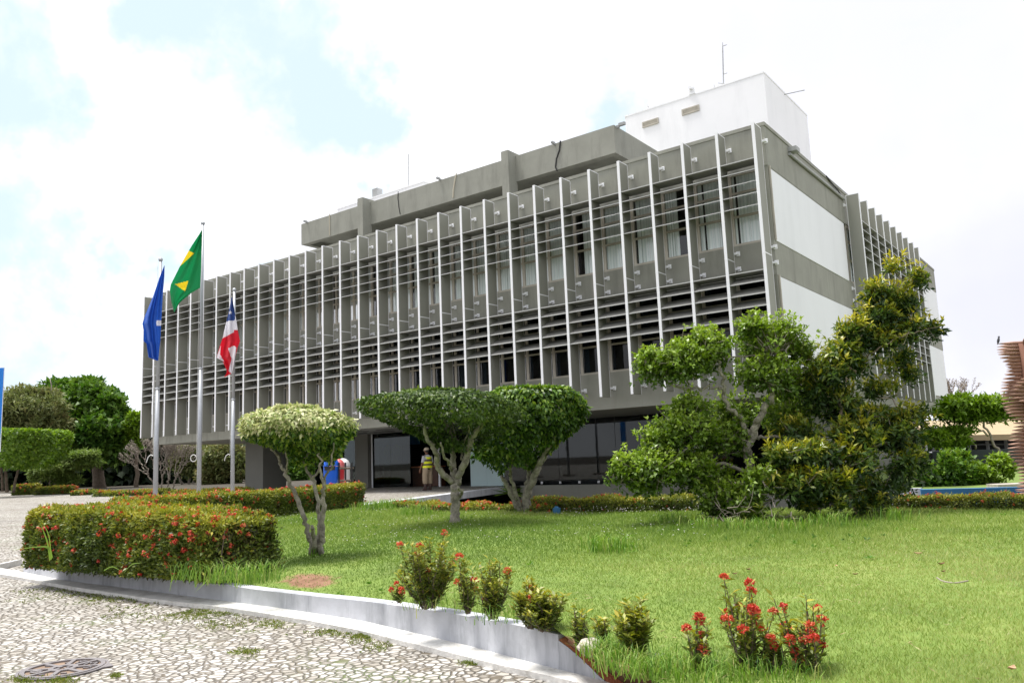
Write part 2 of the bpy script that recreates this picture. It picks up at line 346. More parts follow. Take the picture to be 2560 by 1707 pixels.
gm = N(nt, 'ShaderNodeMix', data_type='RGBA'); L(nt, gn, 0, gm, 0); L(nt, cc, 'Color', gm, 6); gm.inputs[7].default_value = (3.75, 3.8, 4.3, 1)
hzm = N(nt, 'ShaderNodeMix', data_type='RGBA'); hzm.inputs[0].default_value = .88; L(nt, sky, 'Color', hzm, 6); hzm.inputs[7].default_value = (3.7, 4.4, 4.8, 1)
sm_ = N(nt, 'ShaderNodeMix', data_type='RGBA'); L(nt, cr, 'Color', sm_, 0); nt.links.new(hzm.outputs[2], sm_.inputs[6]); nt.links.new(gm.outputs[2], sm_.inputs[7])
nt.links.new(sm_.outputs[2], bg.inputs[0]); L(nt, bg, 0, wo, 0)
vs = SC.view_settings; SC.display_settings.display_device = 'sRGB'; vs.view_transform = 'Standard'; vs.look = 'None'; vs.exposure = 1.18; vs.gamma = 1; vs.use_curve_mapping = False
try:
    SC.cycles.max_bounces = 6; SC.cycles.transparent_max_bounces = 12; SC.cycles.diffuse_bounces = 3; SC.cycles.glossy_bounces = 3
except Exception: pass
# ------------------------------------------------------------------ the ground
mb = MB(); mb.add([(-900, -900, -.7), (900, -900, -.7), (900, 900, -.7), (-900, 900, -.7)], [(0, 1, 2, 3)])
tag(mb.build('ground', M['earth']), kind='structure')
# plaza of white stone paving: a sheet of cells rising gently towards the building
PE0 = onz(872, 1267, .3); PE1 = onz(1261, 1217, .3)       # edge of the walkway (over the sunken garden)
fe0, fe1, fe2 = onz(377, 1240.8, .3), onz(185, 1235.8, .3), onz(2, 1231.4, .3)   # far edge of the plaza
def faredge(x, y):   # >0 beyond the far edge
    a, b = (fe0, fe1) if x > fe1[0] else (fe1, fe2)
    t = (x-a[0])/(b[0]-a[0]); return y-(a[1]+t*(b[1]-a[1]))
YG = 6.4                                                  # glass line of the ground floor
xs = np.concatenate([np.arange(-110, -30, 2.), np.arange(-30, 14, .8)]); ys = np.concatenate([np.arange(-60, -30, 2.), np.arange(-30, 20, .8)])
V = []; idx = {}; fs = []
for i, x in enumerate(xs):
    for j, y in enumerate(ys): idx[i, j] = len(V); V.append((x, y, hz(x, y)))
for i in range(len(xs)-1):
    for j in range(len(ys)-1):
        x = (xs[i]+xs[i+1])/2; y = (ys[j]+ys[j+1])/2
        if y > YG+.4: continue
        if x < fe0[0]-.5 and faredge(x, y) > 0: continue
        if x > -36 and y > PE0[1]-1.4:                    # right of the walkway edge: sunken garden
            t = (y-PE0[1])/(PE1[1]-PE0[1]); xe = PE0[0]+t*(PE1[0]-PE0[0])
            if x > xe-.5: continue
        fs.append((idx[i, j], idx[i+1, j], idx[i+1, j+1], idx[i, j+1]))
mb = MB(); mb.add(V, fs); tag(mb.build('plaza_paving', M['cobble'], smooth=True), kind='structure')
# planted ground beyond the plaza
mb = MB(); mb.add([(fe0[0]+2, fe0[1]-.3, .27), (fe1[0], fe1[1]-.3, .27), (fe2[0], fe2[1]-.3, .27), (-500, fe2[1]+84, .27), (-500, 500, .27), (-14.6, 500, .27), (-14.6, 5, .27), (-34, 5, .27)], [list(range(8))][::1])
tag(mb.build('garden_ground', M['earth']), kind='structure')
# walkway slab to the entrance, with its white edge over the sunken garden
e = (PE1-PE0); e[2] = 0; en = e/np.linalg.norm(e); nn = np.array([en[1], -en[0], 0])
if nn[0] < 0: nn = -nn
mb = MB()
segs = 14
for k in range(segs):
    a = PE0+e*k/segs; b = PE0+e*(k+1)/segs-en*(.012 if k < 8 else 0)
    if k < 8 or k == 8:
        pass
    th = .34 if k < 8 else .26
    for (p, q) in [(a, b)]:
        w = nn*.06
        vs_ = [p-nn*.5, q-nn*.5, q+w, p+w]
        mb.add([(x[0], x[1], .312-th) for x in vs_]+[(x[0], x[1], .312) for x in vs_], [(0, 3, 2, 1), (4, 5, 6, 7), (3, 7, 6, 2), (0, 4, 7, 3), (1, 2, 6, 5), (0, 1, 5, 4)])
tag(mb.build('walkway_edge', M['plat']), 'white stained concrete edge of the entrance walkway above the sunken garden', 'walkway')
mb = MB(); q = [PE0-nn*.4, PE1-nn*.4, np.array([-24, YG+.3, 0]), np.array([-22, -3, 0])]
mb.add([(p[0], p[1], .318) for p in q]+[(p[0], p[1], .05) for p in q], [(0, 1, 2, 3), (0, 4, 5, 1), (1, 5, 6, 2)]); tag(mb.build('walkway', M['cobble']), kind='structure')
# ---- low white kerb wall along the near corner of the lawn
kb = [(58, 1437), (165, 1459), (268, 1472), (474, 1500), (689, 1529), (900, 1562), (1183, 1631), (1330, 1672), (1500, 1716), (1620, 1756), (1780, 1806)]
kt = [(61, 1409), (165, 1413), (318, 1430), (478, 1451), (650, 1476), (804, 1493), (900, 1502), (1112, 1532), (1323, 1571), (1407, 1591)]
kbw = [onpl(u, v) for u, v in kb]
def polyline_at(P, t):
    d = [0]
    for i in range(1, len(P)): d.append(d[-1]+np.linalg.norm(P[i][:2]-P[i-1][:2]))
    s = t*d[-1]
    for i in range(1, len(P)):
        if s <= d[i]+1e-9:
            w = (s-d[i-1])/(d[i]-d[i-1]); return P[i-1]+w*(P[i]-P[i-1])
    return P[-1]
def interp(tab, u):
    for i in range(1, len(tab)):
        if u <= tab[i][0]: a, b = tab[i-1], tab[i]; w = (u-a[0])/(b[0]-a[0]); return a[1]+w*(b[1]-a[1])
    return tab[-1][1]
kpts = []
for k in range(29):
    u = 58+(1400-58)*k/28; p = onpl(u, interp(kb, u)); vt = interp(kt, u)
    # height: straight above p
    d = dep(p); zt = p[2]; 
    for _ in range(3):
        zt = zt+0
    hgt = (interp(kb, u)-vt)*d/F
    kpts.append((p, hgt))
def offs(i, P):
    a = P[max(i-1, 0)][0]; b = P[min(i+1, len(P)-1)][0]; t = b-a; t[2] = 0; t /= np.linalg.norm(t); n = np.array([-t[1], t[0], 0]); return n
wd = .16; mb = MB(); vsx = []
for i, (p, h) in enumerate(kpts):
    n = offs(i, kpts)
    if n @ HF < 0: n = -n
    if i == 0: h = h
    if i == 28: h = h
    c = [p-[0, 0, .02], p+[0, 0, h], p+n*wd+[0, 0, h], p+n*wd-[0, 0, .02]]; vsx += c
fs = []; mi = []
for i in range(28):
    a = i*4; b = a+4
    fs += [(a, b, b+1, a+1), (a+1, b+1, b+2, a+2), (a+2, b+2, b+3, a+3)]
mb.add(vsx, fs); mb.add(vsx[:4], [(0, 1, 2, 3)]); mb.add(vsx[-4:], [(0, 1, 2, 3)])
# broken end: the face runs down to the paving as a slanting stump
pe, he = kpts[-1]; ne = offs(28, kpts); ne = ne if ne @ HF > 0 else -ne
stump = [(.86, 1400.5), (.74, 1424), (.60, 1448), (.42, 1474), (.22, 1502), (.05, 1536)]
sv = []
for fr, u in stump:
    p = onpl(u, interp(kb, u)); sv += [p-[0, 0, .02], p+[0, 0, max(.02, he*fr)], p+ne*wd+[0, 0, max(.02, he*fr+.03)], p+ne*wd-[0, 0, .02]]
fs = []
for i in range(len(stump)-1):
    a = i*4; b = a+4; fs += [(a, b, b+1, a+1), (a+2, b+2, b+3, a+3)]
mb.add(sv, fs); wall = mb.build('kerb_wall', [M['kerb']])
tag(wall, 'low whitewashed wall with dark runs along the lawn, broken at its right end', 'wall')
bk = MB(); fs = []
for i in range(len(stump)-1):
    a = i*4; b = a+4; fs += [(a+1, b+1, b+2, a+2)]
bk.add([np.asarray(p)+[0, 0, .004] for p in sv], fs); bo = bk.build('broken_brickwork', M['brick'], wall)
# flat white kerb stones at the foot of the wall
kl = [(-30, 1437), (0, 1441), (191, 1476), (383, 1506), (574, 1529), (765, 1560), (900, 1587), (1253, 1677), (1408, 1712), (1600, 1764)]
mb = MB(); cols = []
for k in range(60):
    u = -30+(1560+30)*k/59; p = onpl(u, interp(kl, u)); 
    ub = u; vb = interp([(-30, 1421), (58, 1437)]+kb[1:], u)
    q = onpl(ub, vb); cols.append((p, q))
vsx = []; fs = []
for p, q in cols: vsx += [p+[0, 0, -.02], p+[0, 0, .045], q+[0, 0, .05], q+[0, 0, -.02]]
for i in range(59):
    a = i*4; b = a+4; fs += [(a, b, b+1, a+1), (a+1, b+1, b+2, a+2), (a+2, b+2, b+3, a+3)]
mb.add(vsx, fs)
tag(mb.build('kerb', M['kerbtop']), kind='structure')
ks = [onpl(-60, 1437), onpl(0, 1423), onpl(36, 1414)]
mb = MB(); vsx = []
for p in ks: vsx += [p, p+[0, 0, .10], p+[-.05, .14, .10], p+[-.05, .14, 0]]
mb.add(vsx, [(0, 4, 5, 1), (1, 5, 6, 2), (2, 6, 7, 3), (4, 8, 9, 5), (5, 9, 10, 6), (6, 10, 11, 7)]); tag(mb.build('kerb', M['kerbtop']), kind='structure')
# ---- lawn sheet
back = [onz(u, v, ZL) for u, v in [(885, 1269), (1000, 1266), (1100, 1268), (1370, 1276), (1740, 1276), (2160, 1272), (2560, 1268), (3000, 1256)]]+[np.array([34, -4, ZL])]
inner = []
for i in range(0, 29, 2):
    n = offs(i, kpts); n = n if n @ HF > 0 else -n; p = kpts[i][0]+n*wd*.8; inner.append(np.array([p[0], p[1], min(ZL, p[2]+kpts[i][1]-.03)]))
nearr = [onz(1480, 1640, ZL), onz(1600, 1690, ZL), onz(1800, 1760, ZL), onz(2200, 1900, ZL)]
left = [onz(640, 1297, ZL), onz(400, 1330, ZL), onz(120, 1372, ZL)]
tail = [np.array([12.6, -24.5, ZL]), np.array([30, -26, ZL]), np.array([48, -18, ZL])]
# triangulated by a fan grid: rows between the front chain and the back chain
front = inner+nearr+tail
bchain = left[::-1]+back
NR, NC = 44, 120
Vl = []
for j in range(NC+1):
    a = polyline_at(front, j/NC); b = polyline_at(bchain, j/NC)
    for i in range(NR+1):
        t = i/NR; p = a+(b-a)*t
        zz = a[2]+(ZL-a[2])*min(1, t*9); p[2] = zz+.025*sin(p[0]*1.3+.7*p[1])*min(1, 6*t)*min(1, 6*(1-t)); Vl.append(p)
fs = [(j*(NR+1)+i, (j+1)*(NR+1)+i, (j+1)*(NR+1)+i+1, j*(NR+1)+i+1) for j in range(NC) for i in range(NR)]
mb = MB(); mb.add(Vl, fs); lawn = mb.build('lawn', M['lawn'], smooth=True); tag(lawn, kind='structure')
Vg = np.array(Vl).reshape(NC+1, NR+1, 3)
def lawn_pts(n, wfun=None):
    """random points on the lawn (bilinear cells, area weighted)"""
    A = Vg[:-1, :-1]; B = Vg[1:, :-1]; Cc = Vg[1:, 1:]; D = Vg[:-1, 1:]
    ar = np.linalg.norm(np.cross((Cc-A).reshape(-1, 3), (D-B).reshape(-1, 3)), axis=1)
    ce = ((A+Cc)/2).reshape(-1, 3); w = ar*(wfun(ce) if wfun else 1); w = w/w.sum()
    k = rng.choice(len(w), n, p=w); s = rng.random((n, 1)); t = rng.random((n, 1))
    A, B, Cc, D = [q.reshape(-1, 3)[k] for q in (A, B, Cc, D)]
    return (A*(1-s)+B*s)*(1-t)+(D*(1-s)+Cc*s)*t
Vla = np.array(Vl); qv = Vla-C; wv = np.maximum(qv@FW, .1); pxv = 1280+F*(qv@RT)/wv; pyv = 853.5-F*(qv@UP)/wv
def barefun(px, py):
    o = np.zeros(len(px))
    for (u, v, su, sv, k) in [(775, 1452, 75, 20, .9), (1470, 1640, 60, 26, 1.), (1560, 1672, 70, 22, .8), (1640, 1655, 55, 20, .7), (1420, 1600, 30, 14, .8), (1750, 1690, 60, 18, .4), (1280, 1560, 60, 10, .4), (2300, 1600, 160, 30, .25), (1850, 1305, 80, 8, .5), (2000, 1500, 120, 20, .15)]:
        o = np.maximum(o, k*np.exp(-((px-u)/su)**2-((py-v)/sv)**2))
    return o
ba = lawn.data.attributes.new('bare', 'FLOAT', 'POINT'); ba.data.foreach_set('value', np.where(wv > .2, barefun(pxv, pyv), 0).astype(np.float32))
# bare soil heaped behind the broken wall end
mb = MB(); so_ = []; us = (1392, 1424, 1456, 1490, 1524, 1565, 1620, 1720); hs_ = [he*.62, he*.55, he*.42, he*.26, he*.12, .03, .03, .03]
sk1 = [onz(u, v, ZL) for u, v in [(1440, 1600), (1490, 1628), (1540, 1650), (1590, 1665), (1640, 1678), (1690, 1690), (1760, 1712), (1850, 1760)]]
for a, u, h_ in zip(sk1, us, hs_):
    p = onpl(u, interp(kb, u)); p = p+ne*(wd*.6)+np.array([0, 0, h_])
    for t in (0, .35, .7, 1.): q = p+(a-p)*t; so_.append(q+[0, 0, .03*sin(pi*t)+rng.normal()*.010])
fs = []
for i in range(7):
    for k in range(3): fs.append((i*4+k, i*4+k+4, i*4+k+5, i*4+k+1))
mb.add(so_, fs); tag(mb.build('bare_soil', M['soil'], smooth=True), kind='structure')
# ------------------------------------------------------------------ the office building
X1 = .1; X0 = -37.6; Y0 = .8; Y1 = 31.2
zb, sill, lhead, spt, uhead, ztop = [z+H for z in (1.62, 2.95, 5.52, 6.70, 9.22, 10.68)]
zf0, zf1 = 2.03+H, 10.46+H
B = thing('office_building', (-18.75, 16, .3), 'long grey modernist office block on piers with white vertical fins and sun louvers', 'building')
def front(a, o, z): return (-a, Y0-o, z)            # a along the facade from the corner, o outwards
def east(a, o, z): return (X1+o, a, z)
# concrete shell bands
mb = MB(); T = .3
for z0, z1 in ((zb, sill), (lhead, spt), (uhead, ztop)):
    mb.box((X0, Y0, z0), (X1, Y0+T, z1)); mb.box((X0, Y1-T, z0), (X1, Y1, z1))
    mb.box((X1-T, Y0+T, z0), (X1, Y1-T, z1)); mb.box((X0, Y0+T, z0), (X0+T, Y1-T, z1))
# solid end walls between the bands (behind the white panels)
for z0, z1 in ((sill, lhead), (spt, uhead)):
    mb.box((X1-T, Y0+.02, z0), (X1-.01, 9.86, z1)); mb.box((X1-T, 23.45, z0), (X1-.01, Y1-.02, z1))
    mb.box((X0+.01, Y0+.02, z0), (X0+T, Y1-.02, z1)); mb.box((X0+T, Y1-T+.01, z0), (X1-T, Y1-.01, z1))
mb.box((X0, Y0-.03, ztop-.09), (X1+.03, Y0+T, ztop+.03)); mb.box((X1-T, Y0+T, ztop-.09), (X1+.03, Y1, ztop+.03))
mb.build('concrete_wall', M['conc'], B)
mb = MB()
for z in (sill-.35, spt-.3, ztop-.35): mb.box((X0+T, Y0+T, z), (X1-T, Y1-T, z+.2))
mb.build('floor_slab', M['intw'], B)
mb = MB(); mb.box((X0+T, 5., sill-.1), (X1-T-3, 5.2, uhead)); mb.box((X1-T-3.2, 5.2, sill-.1), (X1-T-3, 28, uhead)); mb.build('inner_wall', M['dark'], B)
mb = MB(); mb.box((X0+T, Y0+T, zb-.0), (X1-T, Y1-T, zb+.12)); mb.build('soffit', M['soffit'], B)
mb = MB()
for k in range(9):
    for j in range(2): x = -31+k*2.1; y = 2.6+j*1.8; mb.box((x, y, zb-.02), (x+1.5, y+.12, zb-.006))
mb.build('soffit_light_slot', M['cable'], B)
# white end panels
def panel(y0, y1, z0, z1): MB().box((X1-.008, y0, z0), (X1+.022, y1, z1)).build('white_panel', M['wpanel'], B)
for y0, y1 in ((.98, 9.84), (23.5, 31.0)):
    panel(y0, y1, spt-.02, uhead-.08); panel(y0, y1, sill-.37, lhead-.04)
MB().box((X1+.0, .90, sill-.3), (X1+.05, .965, lhead)).build('corner_trim', M['frame'], B)
MB().box((X1+.0, .90, spt), (X1+.05, .965, uhead)).build('corner_trim', M['frame'], B)
# fins: grey blades, white edges, a white seam at half height, small white brackets to the wall
FT = .09
def finmesh(fn, o0, o1, zseam):
    mb = MB(); t = FT/2
    mb.box((-t, o0+.02, zf0), (t, o1-.02, zf1-.025), 0, fn)
    mb.box((-t-.004, o1-.02, zf0-.004), (t+.004, o1+.004, zf1+.004), 1, fn)
    mb.box((-t-.004, o0, zf0), (t+.004, o0+.02, zf1), 1, fn)
    mb.box((-t-.004, o0+.02, zf1-.025), (t+.004, o1-.02, zf1+.004), 1, fn)
    mb.box((-t-.006, o0+.02, zseam-.018), (t+.006, o1+.007, zseam+.018), 1, fn)
    return mb
def bracket(fn, z, o0):
    mb = MB(); mb.box((.07, 0, z-.075), (.19, .035, z+.075), 0, fn); mb.box((-.02, .035, z-.035), (.15, o0*.62, z+.035), 0, fn); mb.box((-.02, o0*.62, z-.02), (.03, o0+.01, z+.02), 0, fn); return mb
S = 1.25; NF = 31
def fin_copy(src, kids, dx, dy):
    r = src.copy(); COL.objects.link(r); r.location = Vector(src.location)+Vector((dx, dy, 0)); r.parent = B; r.matrix_parent_inverse = src.matrix_parent_inverse.copy()
    for k in kids: c = k.copy(); COL.objects.link(c); c.parent = r; c.matrix_parent_inverse = k.matrix_parent_inverse.copy()
    return r
f0 = finmesh(front, .18, .80, 6.13+H).build('fin', [M['fin'], M['white']], B)
bk_ = [bracket(lambda a, o, z: front(-a, o, z), z+H, .18).build('bracket', M['white'], f0) for z in (10.03, 6.43, 5.91, 2.36)]
for k in bk_: k.matrix_parent_inverse = Matrix.Identity(4); k.parent = f0
# f0's own parent inverse keeps mesh coordinates in world space, so brackets share the same frame
for i in range(1, NF): fin_copy(f0, bk_, -S*i, 0)
ES, E0 = 1.39, 10.36
e0 = finmesh(lambda a, o, z: east(E0+a, o, z), .10, .62, 6.13+H).build('fin', [M['fin'], M['white']], B)
bk2 = [bracket(lambda a, o, z: east(E0-a, o, z), z+H, .10).build('bracket', M['white'], e0) for z in (10.03, 6.43, 5.91, 2.36)]
for k in bk2: k.matrix_parent_inverse = Matrix.Identity(4)
for i in range(1, 10): fin_copy(e0, bk2, 0, ES*i)
# sun louvers: one horizontal shelf and four tilted blades per bay and storey
def louver(fn, a0, a1, o0, o1, ztopl, Fz, rise=.22):
    mb = MB(); g = FT/2+.004
    def blade(zf, zk, th=.03):
        vs = [(a, o, z) for a in (a0+g, a1-g) for (o, z) in ((o1, zf), (o1, zf+th), (o0, zk+th), (o0, zk))]
        vs = [fn(*p) for p in vs]
        mb.add(vs, [(0, 1, 2, 3), (7, 6, 5, 4), (1, 5, 6, 2), (0, 3, 7, 4), (3, 2, 6, 7)], 0); mb.add(vs, [(0, 4, 5, 1)], 1)
    blade(ztopl, ztopl, .035)
    for z in Fz: blade(z, z+rise)
    return mb
UL = [z+H for z in (8.90, 8.51, 8.12, 7.72)]; LL = [z+H for z in (5.22, 4.83, 4.43, 4.04)]
def instance(o, dx, dy):
    c = o.copy(); COL.objects.link(c); c.location = Vector(o.location)+Vector((dx, dy, 0)); return c
for zt_, Fz, rise in ((9.27+H, UL, .215), (5.575+H, LL, .31)):
    l0 = louver(front, 0, S, .14, .79, zt_, Fz, rise).build('sun_louver', [M['louv'], M['louve']], B)
    for i in range(1, NF-1): instance(l0, -S*i, 0)
    l1 = louver(lambda a, o, z: east(E0+a, o, z), 0, ES, .08, .61, zt_, Fz, rise).build('sun_louver', [M['louv'], M['louve']], B)
    for i in range(1, 9): instance(l1, 0, ES*i)
# windows
def winframe(fn, a0, a1, z0, z1, o=-.06):
    mb = MB(); t = .035
    mb.box((a0, o-.05, z0), (a0+t*1.6, o+.03, z1), 0, fn); mb.box((a1-t*1.6, o-.05, z0), (a1, o+.03, z1), 0, fn)
    a0 += t*1.6; a1 -= t*1.6
    mb.box((a0, o-.05, z0), (a1, o+.055, z0+.07), 0, fn); mb.box((a0, o-.05, z1-.10), (a1, o+.03, z1), 0, fn)
    h = z1-z0
    for f_ in (.40, .72): mb.box((a0, o-.045, z0+h*f_-.035), (a1, o+.025, z0+h*f_+.035), 0, fn)
    return mb
def win_set(fn, a0, a1, z0, z1, gm):
    w = winframe(fn, a0, a1, z0, z1).build('window', M['frame'], B)
    g = MB(); vs = [fn(a0+.05, -.07, z0+.06), fn(a1-.05, -.07, z0+.06), fn(a1-.05, -.07, z1-.09), fn(a0+.05, -.07, z1-.09)]; g.add(vs, [(0, 1, 2, 3)])
    p = g.build('pane', gm, w); p.matrix_parent_inverse = Matrix.Identity(4); return w, p
for (fn, n, step, dx, dy, a0) in ((front, NF-1, S, -1, 0, 0.), (lambda a, o, z: east(E0+a, o, z), 9, ES, 0, 1, 0.)):
    for up in (1, 0):
        z0, z1 = (spt, uhead) if up else (sill, lhead)
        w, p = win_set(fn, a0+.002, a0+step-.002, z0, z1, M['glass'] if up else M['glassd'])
        rr = random.Random(up*7+n)
        for i in range(n):
            if i == 0: wi = w
            else:
                wi = instance(w, dx*step*i, dy*step*i); c = p.copy(); COL.objects.link(c); c.parent = wi
            # vertical blinds behind the glass, some drawn aside
            bm_ = MB(); f_ = rr.random(); s0, s1 = .06, step-.06
            if up:
                if f_ < .12: s0 = step*rr.uniform(.35, .6)
                elif f_ < .22: s1 = step*rr.uniform(.7, .85)
                nsl = int((s1-s0)/.075)
                for k in range(max(nsl, 1)):
                    b0 = s0+(s1-s0)*k/nsl; tw = rr.uniform(-.02, .02)
                    if rr.random() < .05: continue
                    vs = [fn(a0+step*0+b0, -.125+tw, z0+.05), fn(a0+b0+.078, -.125-tw, z0+.05), fn(a0+b0+.078, -.125-tw, z1-.05), fn(a0+b0, -.125+tw, z1-.05)]
                    vs = [(x+dx*step*i, y+dy*step*i, z) for x, y, z in vs]; bm_.add(vs, [(0, 1, 2, 3)])
            else:
                wdt = step*rr.uniform(.10, .22)
                for (b0, b1) in ((.06, .06+wdt), (step-.06-wdt*rr.uniform(.4, 1.2), step-.06)):
                    if rr.random() < .2: continue
                    vs = [fn(a0+b0, -.2, z0+.05), fn(a0+b1, -.2, z0+.05), fn(a0+b1, -.2, z1-.05), fn(a0+b0, -.2, z1-.05)]
                    vs = [(x+dx*step*i, y+dy*step*i, z) for x, y, z in vs]; bm_.add(vs, [(0, 1, 2, 3)])
                if not bm_.v: continue
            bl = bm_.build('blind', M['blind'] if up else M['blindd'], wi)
            bl.matrix_parent_inverse = Matrix.Translation(-Vector(wi.location))
# lamps glimpsed behind two upper windows
# set-back top storey: deep concrete beam on pillars
SX0, SX1, SY0, SY1 = -29.6, -8.0, 5.4, 26.6; SZ0, SZ1 = 13.15+H, 14.44+H
mb = MB(); t = .35
mb.box((SX0, SY0, SZ0), (SX1, SY0+t, SZ1)); mb.box((SX0, SY1-t, SZ0), (SX1, SY1, SZ1)); mb.box((SX1-t, SY0+t, SZ0), (SX1, SY1-t, SZ1)); mb.box((SX0, SY0+t, SZ0), (SX0+t, SY1-t, SZ1))
mb.box((SX0+t, SY0+t, SZ0+.35), (SX1-t, SY1-t, SZ0+.6))
mb.box((SX0+2.2, SY0+2.0, ztop-.2), (SX1-2.2, SY1-2.0, SZ0+.36))
up_ = mb.build('upper_storey', M['conc'], B)
def sub(o, parent): o.matrix_parent_inverse = Matrix.Identity(4); o.parent = parent; return o
for u in (1257, 894):
    x = ony(u, 480, 4.85)[0]
    sub(MB().box((x, 4.82, ztop-.3), (x+.42, SY0+.1, SZ1+.16)).box((x, SY0+.1, SZ1+.003), (x+.42, SY0+.5, SZ1+.16)).build('pillar', M['conc'], up_), up_)
def onset(x, y, yy=SY0-.02): return ony(x/2.6133+700, y/2.6133+250, yy)
def cabl(pts, mat, r=.022):
    sub(MB().tube([onset(*p) for p in pts], r, 6).build('cable', mat, up_), up_)
cabl([(1832, 268), (1825, 330), (1806, 385), (1800, 440), (1812, 465)], M['cable'], .035)
cabl([(772, 598), (770, 640), (776, 700), (785, 748)], M['cable'], .02)
cabl([(1152, 480), (1140, 540), (1133, 590), (1130, 640)], M['beige'], .035)
cabl([(324, 745), (325, 885)], M['beige'], .03)
def cctv(p, dirx, par):
    mb = MB(); mb.box((p[0]-.04, p[1]-.03, p[2]-.05), (p[0]+.04, p[1]+.1, p[2]+.04)); mb.box((p[0]-.05, p[1]-.25, p[2]-.02), (p[0]+.05, p[1]-.03, p[2]+.08)); mb.tube([(p[0], p[1]-.28, p[2]+.03), (p[0], p[1]-.25, p[2]+.03)], .035, 8); return mb
for q in ((1795, 290), (1045, 520), (178, 800)):
    sub(cctv(onset(*q), 0, up_).build('security_camera', M['grey'], up_), up_)
p = onx(1543, 318, SX1+.02); sub(MB().box((p[0]-.02, p[1]-.06, p[2]-.06), (p[0]+.1, p[1]+.06, p[2]+.06)).box((p[0]+.1, p[1]-.07, p[2]-.0), (p[0]+.4, p[1]+.07, p[2]+.13)).build('security_camera', M['grey'], up_), up_)
# white stair towers on the roof
TZ = 18.16+H
def tower(x0, x1, y0, y1):
    mb = MB(); mb.box((x0, y0, ztop-.3), (x1, y1, TZ)); mb.box((x0-.02, y0-.02, TZ-.06), (x1+.02, y1+.02, TZ+.02))
    return mb.build('roof_tower', M['tower'], B)
t1 = tower(-11.2, -3.5, 12.6, 19.4); t2 = tower(-34.6, -26.2, 12.6, 19.4)
def onz7(x, y, yy): return ony(x/2.2189+1500, y/2.2189+100, yy)
for (a, b, c_, d) in (((237, 458), (324, 432), (326, 464), (237, 488)), ((455, 388), (550, 360), (552, 394), (456, 420))):
    P4 = [onz7(*q, 12.58) for q in (d, c_, b, a)]; x0 = P4[0][0]; x1 = P4[1][0]; z0 = (P4[0][2]+P4[1][2])/2; z1 = (P4[2][2]+P4[3][2])/2; f_ = .07
    mb = MB()
    mb.box((x0, 12.53, z0), (x1, 12.597, z0+f_)); mb.box((x0, 12.53, z1-f_), (x1, 12.597, z1)); mb.box((x0, 12.53, z0+f_), (x0+f_, 12.597, z1-f_)); mb.box((x1-f_, 12.53, z0+f_), (x1, 12.597, z1-f_))
    w = sub(mb.build('window', M['frame'], t1), t1)
    MB().add([(x0+f_, 12.585, z0+f_), (x1-f_, 12.585, z0+f_), (x1-f_, 12.54, z1-f_), (x0+f_, 12.54, z1-f_)], [(0, 1, 2, 3)]).build('window_pane', M['frame'], t1)
for o in list(t1.children):
    o.matrix_parent_inverse = Matrix.Identity(4)
def rod(pts, r, nm, mat, par): return sub(MB().tube(pts, r, 6).build(nm, mat, par), par)
p0 = onz7(684, 245, 12.9); p1 = onz7(680, 15, 12.9)
mb = MB(); mb.tube([p0-[0, 0, .2], p0+(p1-p0)*.8, p1], [.035, .03, .012], 6); q = p0+(p1-p0)*.9; mb.box((q[0], q[1]-.02, q[2]), (q[0]+.22, q[1]+.02, q[2]+.03)); q = p0+(p1-p0)*.22; mb.box((q[0], q[1]-.02, q[2]), (q[0]+.22, q[1]+.02, q[2]+.03)); mb.tube([p0+[-.25, 0, .12], p0+[.12, 0, -.05]], .03, 6)
sub(mb.build('antenna_mast', M['grey'], t1), t1)
pa = onx(1500+1025/2.2189, 100+303/2.2189, -3.48); d_ = dep(pa)
pb = at(1500+1135/2.2189, 100+279/2.2189, d_-.4); rod([pa-[.3, 0, 0], pa, pb], .025, 'antenna_rod', M['grey'], t1)
for q in ((515, 283), (270, 371), (636, 260)):
    p = onz7(q[0], q[1], 12.7); s_ = .17 if q[0] == 515 else .07
    sub(MB().box((p[0]-s_, p[1]-s_, TZ), (p[0]+s_, p[1]+s_, p[2]+s_)).box((p[0]-s_*.5, p[1]-s_*2, p[2]), (p[0]+s_*.5, p[1]-s_, p[2]+s_*.8)).build('floodlight', M['white'], t1), t1)
p0 = ony(1021, 458, 15.); p1 = ony(1021, 385, 15.); rod([p0-[0, 0, .5], p1], .03, 'antenna_mast', M['grey'], t2)
p0 = ony(942, 480, 13.); sub(MB().box((p0[0]-.25, p0[1]-.2, TZ), (p0[0]+.25, p0[1]+.3, p0[2]+.2)).build('floodlight', M['grey'], t2), t2)
# conduit and camera along the top of the end wall
pts = [onx(1500+x/2.2189, 100+y/2.2189, X1+.06) for x, y in ((1052, 632), (1120, 690), (1200, 755), (1290, 830), (1355, 885))]
MB().tube(pts, .055, 8).build('conduit', M['grey'], B)
pts = [onx(1500+x/2.2189, 100+y/2.2189, X1+.05) for x, y in ((1255, 755), (1290, 800), (1320, 835), (1340, 868))]
MB().tube(pts, .025, 6).build('cable', M['cable'], B)
p = onx(1500+1060/2.2189, 100+618/2.2189, X1+.05); MB().box((p[0]-.05, p[1]-.2, p[2]-.06), (p[0]+.25, p[1]+.2, p[2]+.1)).build('security_camera', M['grey'], B)
# flat roof
MB().box((X0+T, Y0+T, ztop-.14), (X1-T, Y1-T, ztop-.05)).build('roof', M['roof'], B)
